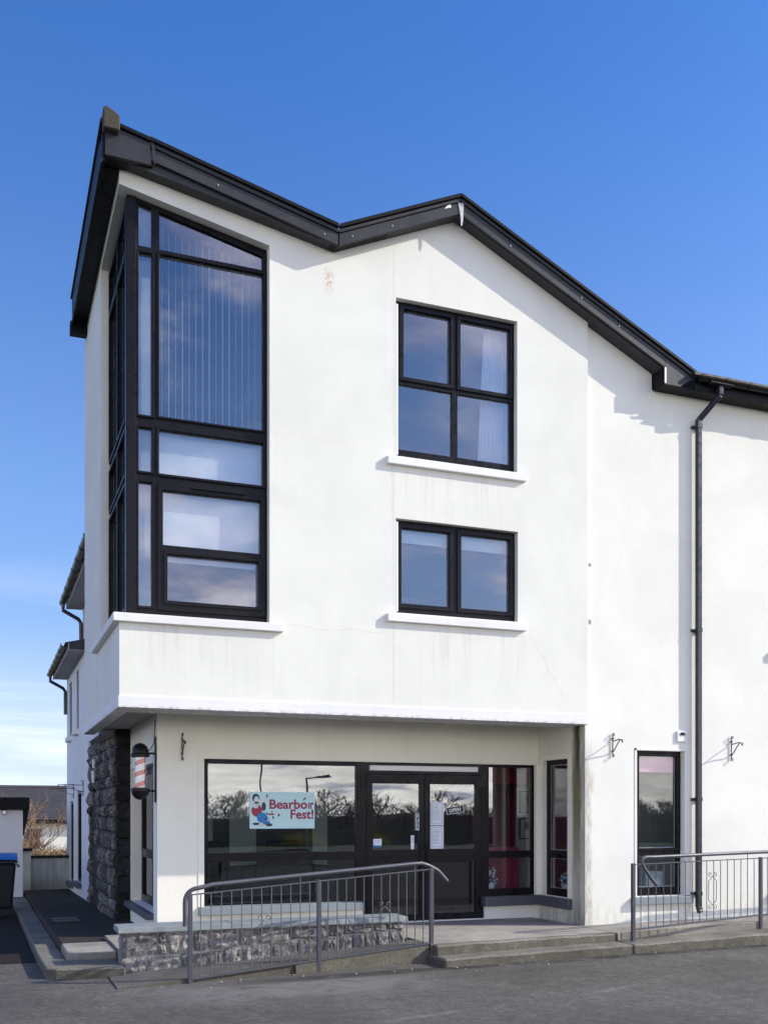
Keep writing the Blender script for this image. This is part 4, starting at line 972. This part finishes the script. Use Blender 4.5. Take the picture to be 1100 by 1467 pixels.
o = thing('card_sticker', 'square white and blue sticker low on the left door glass', 'sticker', (5.165, 13.41, 1.29))
m = MB(); m.box(5.11, 5.235, 13.410, 13.414, 1.30, 1.415); mk('sheet', m, 'paper', o)
m = MB(); m.box(5.11, 5.235, 13.407, 13.4095, 1.30, 1.325); mk('band', m, 'print_blue', o)
m = MB()
for i in range(3):
    for j in range(2): m.box(5.125+0.036*i, 5.145+0.036*i, 13.4075, 13.4095, 1.35+0.032*j, 1.362+0.032*j)
mk('logo_row', m, 'print_lilac', o)
o = thing('hours_sticker', 'thin pale green strip sticker beside the left door handle', 'sticker', (5.71, 13.41, 1.26))
m = MB(); m.box(5.685, 5.735, 13.410, 13.414, 1.262, 1.46); mk('sheet', m, 'paper', o)
m = MB()
for i in range(3): m.box(5.70, 5.72, 13.407, 13.4095, 1.37+0.03*i, 1.382+0.03*i)
mk('marks', m, 'print_dark', o)

# ------------------------------------------------------------------ things standing inside the windows
def flowers(label, at, seed, h=0.34, wv=0.17):
    o = thing('flower_arrangement', label, 'flowers', at, 'flower arrangements on window sills')
    x, y, z = at
    m = MB(); m.lathe([(0.04,0.0),(0.06,0.02),(0.07,0.07),(0.05,0.11)], at, 12); mk('vase', m, 'white', o, smooth=True)
    rd = random.Random(seed)
    for mat, cntp, nm in (('leaf', 16, 'leaves'), ('flower_white', 34, 'blossoms'), ('flower_blue', 16, 'blossoms')):
        m = MB()
        for i in range(cntp):
            t_ = rd.random(); px_ = x+rd.gauss(0, wv*0.42)*(1-0.5*t_); pz = z+0.09+h*t_*0.72 if mat != 'flower_blue' else z+0.09+rd.random()*0.12; py = y+rd.uniform(-0.06, 0.06)
            r_ = rd.uniform(0.014, 0.026); mt = Matrix.Translation((px_,py,pz)) @ Matrix.Rotation(rd.random()*6, 4, 'X')
            bmesh.ops.create_icosphere(m.b, subdivisions=1, radius=r_, matrix=mt)
        oo = mk(nm, m, mat, o)
    return o
flowers('blue and white flowers behind the pane right of the shop doors', (7.06, 13.62, 0.62), 1)
flowers('pale flowers behind the narrow recess side window', (7.98, 12.95, 0.62), 2, 0.3)
flowers('blue and white flowers at the left foot of the small right window', (8.74, 12.42, 0.665), 3, 0.3, 0.13)
for i, (z0, z1, lab) in enumerate(((1.78,2.14,'dark framed picture, upper of two on the pale panel inside the shop'), (1.36,1.70,'pale framed picture, lower of two on the pale panel inside the shop'))):
    o = thing('picture', lab, 'picture', (8.12, 14.38, z0))
    m = MB(); m.poly(rect(7.98,8.26,z0,z1), [rect(8.0,8.24,z0+0.02,z1-0.02)], XZ, 14.37, 14.395); mk('frame', m, 'black', o)
    m = MB(); m.box(8.0, 8.24, 14.38, 14.39, z0+0.02, z1-0.02); mk('print', m, 'interior' if i == 0 else 'sage', o)
    m = MB(); m.poly([(8.12+0.04*math.cos(a), z0+0.22+0.07*math.sin(a)) for a in [2*math.pi*k/12 for k in range(12)]], [], XZ, 14.376, 14.379); mk('motif', m, 'interior_dark', o)
o = thing('storage_box', 'pale aqua box with a white panel on the small right window board', 'box', (9.12, 12.5, 0.66))
m = MB(); m.box(8.98, 9.28, 12.40, 12.58, 0.662, 0.93); mk('carcass', m, 'aqua', o, bevel=0.006)
m = MB(); m.box(9.03, 9.23, 12.392, 12.399, 0.69, 0.82); mk('drawer_front', m, 'white', o, bevel=0.003)
o = thing('speaker', 'white speaker with round dark cone in the small right window', 'speaker', (8.78, 12.56, 0.95))
m = MB(); m.box(8.69, 8.87, 12.52, 12.6, 0.665, 1.16); mk('cabinet', m, 'white', o, bevel=0.006)
m = MB(); m.poly([(8.78+0.05*math.cos(a), 1.06+0.06*math.sin(a)) for a in [2*math.pi*k/14 for k in range(14)]], [], XZ, 12.512, 12.519); mk('cone', m, 'sage', o)
# barber chairs dimly seen
for i, (x, lab) in enumerate(((3.15, 'dark barber chair nearest the wide window jamb'), (4.35, 'dark barber chair behind the festival poster'))):
    o = thing('barber_chair', lab, 'chair', (x, 15.2, 0.22), 'barber chairs inside the shop')
    m = MB(); m.lathe([(0.28,0.0),(0.28,0.03),(0.06,0.06),(0.05,0.4)], (x,15.2,0.22), 16); mk('pedestal', m, 'metal', o, smooth=True)
    m = MB(); m.box(x-0.27, x+0.27, 14.95, 15.45, 0.62, 0.76); mk('seat', m, 'black', o, bevel=0.03)
    m = MB(); m.box(x-0.26, x+0.26, 15.42, 15.54, 0.78, 1.35); mk('backrest', m, 'black', o, bevel=0.03)
    for s in (-1, 1):
        m = MB(); m.box(x+s*0.29-0.035, x+s*0.29+0.035, 15.0, 15.42, 0.9, 0.97); m.box(x+s*0.29-0.02, x+s*0.29+0.02, 15.2, 15.26, 0.7, 0.9); mk('armrest', m, 'black', o, bevel=0.01)
for x0, x1 in ((2.72, 3.35), (3.62, 4.05), (5.0, 5.25)):
    m = MB(); m.box(x0, x1, 15.9, 15.94, 0.9, 2.15); mk('interior_panel', m, 'sage', B)

o = thing('sofa', 'long black rounded sofa back showing through the low shop window pane', 'sofa', (3.8, 14.0, 0.22))
m = MB(); m.poly([(2.86,0.22),(4.78,0.22),(4.78,0.80),(4.72,0.96),(4.58,1.04),(3.9,1.09),(3.15,1.05),(2.98,0.98),(2.88,0.84)], [], XZ, 13.62, 13.82); mk('backrest', m, 'sofa', o, bevel=0.03, smooth=True)
m = MB(); m.box(2.92, 4.72, 13.84, 14.4, 0.30, 0.62); mk('seat', m, 'sofa', o, bevel=0.04)
# ------------------------------------------------------------------ lane side: shed, bin, gate wall
SH = thing('shed', 'flat-fronted white shed with thick black sloping roof on the left', 'shed', (-1.5, 25.6, -0.2))
m = MB(); m.box(-4.0, 0.815, 24.5, 28, -0.4, 1.90); mk('wall', m, 'render_wing', SH)
m = MB(); m.hexa([(-4.2,24.3,1.88),(0.95,24.3,1.88),(0.97,28.2,1.2),(-4.2,28.2,1.2),(-4.2,24.3,2.14),(0.955,24.3,2.14),(0.975,28.2,1.46),(-4.2,28.2,1.46)]); mk('roof', m, 'soffit', SH, bevel=0.01)
m = MB(); m.lathe([(0.06,0.0),(0.06,0.02),(0.04,0.05)], (0,0,0), 14); o = mk('vent', m, 'metal', SH, at=(0.42,24.5,1.80), smooth=True); o.rotation_euler.x = R(90)
GW = thing('yard_wall', 'weathered grey rendered yard wall with dark coping across the lane end', 'wall', (1.4, 25.7, -0.2))
m = MB(); m.box(1.03, 1.90, 25.60, 25.8, -0.5, 0.70); mk('wall', m, 'gate_render', GW)
m = MB(); m.box(1.035, 1.90, 25.56, 25.84, 0.703, 0.76); mk('coping', m, 'quoin', GW)
m = MB(); m.box(0.83, 1.028, 25.5, 25.8, -0.5, 0.88); mk('pier', m, 'gate_render', GW)
m = MB(); m.box(0.80, 1.06, 25.46, 25.84, 0.883, 0.94); mk('pier_cap', m, 'quoin', GW)
BN = thing('wheelie_bin', 'large dark wheeled bin with a bright blue lid beside the lane', 'bin', (-0.1, 20.2, -0.15))
m = MB(); m.hexa([(-0.72,19.95,0.02),(0.48,19.95,0.02),(0.48,20.6,0.02),(-0.72,20.6,0.02),(-0.8,19.8,0.86),(0.545,19.8,0.86),(0.545,20.75,0.86),(-0.8,20.75,0.86)]); mk('body', m, 'bin_body', BN, bevel=0.04)
m = MB(); m.box(-0.84, 0.575, 19.77, 20.8, 0.86, 0.91); mk('rim', m, 'bin_body', BN, bevel=0.015)
m = MB()
ring = []
for i in range(9):
    t_ = i/8; y = 19.76+1.04*t_; zz_ = 0.915+0.11*math.sin(math.pi*t_)
    ring.append([m.b.verts.new((x, y, zz_+(0.02*math.cos(x*2)))) for x in (-0.84,-0.5,-0.15,0.2,0.57)])
for a, b in zip(ring, ring[1:]):
    for i in range(4): m.b.faces.new((a[i], a[i+1], b[i+1], b[i]))
for r_ in (ring[0], ring[-1]): pass
lo = m.face([(-0.84,19.76,0.913),(0.57,19.76,0.913),(0.57,20.8,0.913),(-0.84,20.8,0.913)])
mk('lid', m, 'bin_lid', BN, smooth=True)
for x in (-0.6, 0.36):
    for y in (20.0, 20.5):
        m = MB(); m.tube([(x-0.03,y,-0.07),(x+0.03,y,-0.07)], 0.085, 12); mk('wheel', m, 'rubber', BN, smooth=True)
m = MB(); m.tube([(0.55,19.9,0.80),(0.60,19.9,0.80),(0.60,20.65,0.80),(0.55,20.65,0.80)], 0.014, 6); mk('handle', m, 'bin_body', BN, smooth=True)

# ------------------------------------------------------------------ beyond the yard: house, bare tree, dry bushes
FH = thing('slate_house', 'distant low white house with dark slate roof behind the bare tree', 'house', (0, 62, -1.3))
m = MB(); m.box(-9, 9, 60, 68, -1.4, 1.32); mk('wall', m, 'house', FH)
m = MB(); m.box(-9.3, 9.3, 59.5, 59.65, 1.20, 1.42); mk('eaves_board', m, 'soffit', FH)
zf = lambda y: 1.40+(y-59.5)*0.425
rowsn = 14
for i in range(rowsn):
    y0 = 59.5+i*4.5/rowsn; y1 = y0+4.5/rowsn+0.05
    m = MB(); m.hexa([(-9.3,y0,zf(y0)),(9.3,y0,zf(y0)),(9.3,y1,zf(y1)-0.03),(-9.3,y1,zf(y1)-0.03),(-9.3,y0,zf(y0)+0.035),(9.3,y0,zf(y0)+0.035),(9.3,y1,zf(y1)-0.01),(-9.3,y1,zf(y1)-0.01)])
    mk('slate_course', m, 'farslate', FH)
m = MB(); m.hexa([(-9.3,64,zf(64)-0.04),(9.3,64,zf(64)-0.04),(9.3,68.5,1.4),(-9.3,68.5,1.4),(-9.3,64,zf(64)),(9.3,64,zf(64)),(9.3,68.5,1.44),(-9.3,68.5,1.44)]); mk('roof_slope', m, 'farslate', FH)
m = MB(); m.tube([(-9.3,64,zf(64)+0.01),(9.3,64,zf(64)+0.01)], 0.12, 8); mk('ridge', m, 'farslate', FH)
m = MB(); m.box(2.2, 2.9, 59.96, 60.05, -0.2, 0.9); w_ = mk('window', m, 'upvc', FH)
m = MB(); m.box(2.27, 2.83, 59.94, 59.958, -0.13, 0.83); mk('pane', m, 'carglass', w_)
def bare(m, p, d, L, r, depth, rd, spread=0.55, up=0.15, mn=0.004):
    q = p; pts_ = [p.copy()]; dd = d.copy()
    for i in range(3):
        dd = (dd + Vector((rd.gauss(0,0.12), rd.gauss(0,0.12), rd.gauss(0,0.08)+up*0.3))).normalized(); q = q + dd*L/3; pts_.append(q.copy())
    m.tube(pts_, [r, r*0.85, r*0.72, r*0.6], 4 if depth > 1 else 3, cap=False)
    if depth == 0: return
    for i in range(rd.choice((2,3,3,4))):
        b = pts_[rd.choice((1,2,3,3))]
        nd = (dd + Vector((rd.gauss(0,spread), rd.gauss(0,spread), rd.gauss(0,spread*0.5)+up))).normalized()
        bare(m, b, nd, L*rd.uniform(0.6,0.85), max(mn, r*0.58), depth-1, rd, spread, up, mn)
def bare_tree(name, label, cat, at, h, seed, mat='bark', trunks=1, depth=5, group=None, mn=0.004, spread=0.5):
    rd = random.Random(seed); o = thing(name, label, cat, at, group); base = Vector(at)
    m = MB(); m.tube([base, base+Vector((0.02,0,h*0.18)), base+Vector((0.0,0.03,h*0.34))], [h*0.024, h*0.019, h*0.015], 7); mk('trunk', m, mat, o, smooth=True)
    m = MB()
    for k_ in range(5*trunks):
        a = rd.random()*6.28; z_ = h*rd.uniform(0.12, 0.34)
        bare(m, base+Vector((0,0,z_)), Vector((math.cos(a)*0.7, math.sin(a)*0.7, rd.uniform(0.5,1.2))).normalized(), h*0.25, h*0.010, depth-1, rd, spread, 0.12, mn)
    mk('crown', m, mat, o); return o
bare_tree('bare_tree', 'bare orange-brown twiggy tree rising behind the shed', 'tree', (1.35, 34.0, -1.0), 3.6, 5, trunks=2, depth=5, mn=0.009)
bare_tree('bare_tree', 'slender bare tree poking above the slate roof ridge', 'tree', (-1.4, 44.0, -1.2), 5.4, 8, depth=5, mn=0.007)
def twig_bush(label, at, rx, ry, h, seed, mat, cat='bush', cnt=1500, L=0.5, name='dry_bush', group=None, th=0.007):
    rd = random.Random(seed); o = thing(name, label, cat, at, group); m = MB(); b0 = Vector(at)
    for i in range(cnt):
        a = rd.random()*6.283; rr = math.sqrt(rd.random()); t_ = rd.random()**0.6
        dome = math.sqrt(max(0, 1-rr*rr))
        p = b0+Vector((math.cos(a)*rr*rx, math.sin(a)*rr*ry, h*dome*t_*0.9))
        d = Vector((rd.gauss(0,0.6)+math.cos(a)*rr*0.5, rd.gauss(0,0.6), rd.uniform(0.2,1.0))).normalized()
        q = p+d*L*rd.uniform(0.4,1.0); s = d.cross(Vector((rd.random()-.5, rd.random()-.5, rd.random()-.5))).normalized()*th
        m.b.faces.new([m.b.verts.new(v) for v in (p-s, p+s, q)])
    mk('twigs', m, mat, o)
    m = MB()
    for i in range(7):
        a = i*0.9; m.tube([b0+Vector((0,0,-0.1)), b0+Vector((math.cos(a)*rx*0.4, math.sin(a)*ry*0.4, h*0.6))], [0.03, 0.008], 5)
    mk('stems', m, 'bark', o); return o
twig_bush('dry golden bush heaped behind the yard wall', (2.1, 29.5, -0.6), 1.6, 1.0, 1.5, 1, 'straw', cnt=6500, L=0.42, th=0.012)
twig_bush('straw-coloured bush between the shed and the yard wall pier', (1.25, 31.0, -0.8), 0.85, 0.9, 2.2, 2, 'bark', cnt=2000, L=0.6, th=0.009)

# ------------------------------------------------------------------ across the street (what the glass mirrors)
m = MB(); nn = 60; a = []
for i in range(nn+1):
    x = -40+i*2.4; hb = 1.6+0.5*noise.noise(Vector((x*0.13, 0, 0)))
    a.append([m.b.verts.new(p) for p in ((x,-29.5,-0.1),(x,-31.5,hb*0.9),(x,-34,hb),(x,-38,-0.2))])
for p, q in zip(a, a[1:]):
    for i in range(3): m.b.faces.new((p[i], q[i], q[i+1], p[i+1]))
struct('earth_bank', m, 'earth', smooth=True)
protos = [bare_tree('hedgerow_tree', 'bare dark hedgerow tree on the bank across the street', 'tree', (6.0, -31.5, 0.9), 2.6, 21+i, 'darkbark', 2, 4, 'bare trees along the bank across the street', 0.012, 0.6) for i in range(2)]
protos[1].location.x = 9.0
rnd = random.Random(9)
for i in range(26):
    src = protos[i % 2]; c = src.copy(); COL.objects.link(c)
    c.location = (-2+i*1.95+rnd.uniform(-0.5,0.5), -31.5+rnd.uniform(-1,1), 0.8); c.rotation_euler.z = rnd.random()*6; s_ = rnd.uniform(0.75, 1.15); c.scale = (s_*1.15, s_*1.15, s_)
    for ch in src.children:
        d = ch.copy(); COL.objects.link(d); d.parent = c
def lamp_post(label, x, y, h, armx, big=1.0):
    o = thing('street_lamp', label, 'street lamp', (x, y, 0), 'street lamps across the road')
    m = MB(); m.tube([(x,y,0),(x,y,1.2),(x,y,h)], [0.075,0.06,0.045], 10); mk('pole', m, 'lamp_grey', o, smooth=True)
    m = MB(); m.tube([(x,y,h-0.05),(x+armx,y,h+0.04)], 0.03, 8); mk('arm', m, 'lamp_grey', o, smooth=True)
    m = MB(); m.hexa([(x+armx-0.05,y-0.12*big,h),(x+armx+0.55*big,y-0.16*big,h),(x+armx+0.55*big,y+0.16*big,h),(x+armx-0.05,y+0.12*big,h),(x+armx-0.05,y-0.08,h+0.1),(x+armx+0.45*big,y-0.1*big,h+0.16),(x+armx+0.45*big,y+0.1*big,h+0.16),(x+armx-0.05,y+0.08,h+0.1)]); mk('lamp_head', m, 'lamp_grey', o, bevel=0.03)
lamp_post('taller thin street lamp across the road', 14.3, -28, 4.6, 0.3)
lamp_post('shorter street lamp with a broad head across the road', 14.43, -20, 3.5, 0.5, 1.3)
o = thing('boundary_wall', 'low grey boundary wall below the bank across the road', 'wall', (10, -27.6, 0))
m = MB(); m.box(-12, 42, -27.8, -27.5, -0.1, 0.72); mk('wall', m, 'earth', o)
m = MB(); m.box(-12.05, 42.05, -27.86, -27.44, 0.723, 0.80); mk('coping', m, 'concrete', o)
for i in range(16):
    x = -1+i*3.3
    twig_bush('dense dark thicket on the bank across the street', (x, -30.6, 0.7), 2.4, 1.3, 1.7+0.5*math.sin(i*2.1)+0.3*math.sin(i*5.3), 40+i, 'darkbark', cnt=900, L=0.55, name='thicket', group='thickets on the bank across the street', th=0.03)
twig_bush('yellow flowering gorse bush on the far verge, wider one', (16.3, -26.5, 0.0), 1.3, 0.9, 0.75, 4, 'gorse', cnt=1100, L=0.3, name='gorse_bush', group='gorse bushes on the far verge', th=0.02)
twig_bush('yellow flowering gorse bush on the far verge, smaller one', (20.5, -27.0, 0.0), 1.0, 0.8, 0.6, 6, 'gorse', cnt=900, L=0.3, name='gorse_bush', group='gorse bushes on the far verge', th=0.02)

rd = random.Random(77); m = MB()
for i in range(46):
    x = rd.uniform(1.4, 11.0); y = kerbY(x) - abs(rd.gauss(0, 0.28)) - 0.04 if x > 4.9 else rampY(max(2, x)) - abs(rd.gauss(0, 0.25)) - 0.05
    r_ = rd.uniform(0.006, 0.016)
    bmesh.ops.create_icosphere(m.b, subdivisions=1, radius=r_, matrix=Matrix.Translation((x, y, r_*0.5)) @ Matrix.Diagonal((1.2, 1, 0.7, 1)))
o = mk('grit', m, 'landing'); o['kind'] = 'stuff'; o['label'] = 'loose pale grit lying along the foot of the kerb'; o['category'] = 'grit'
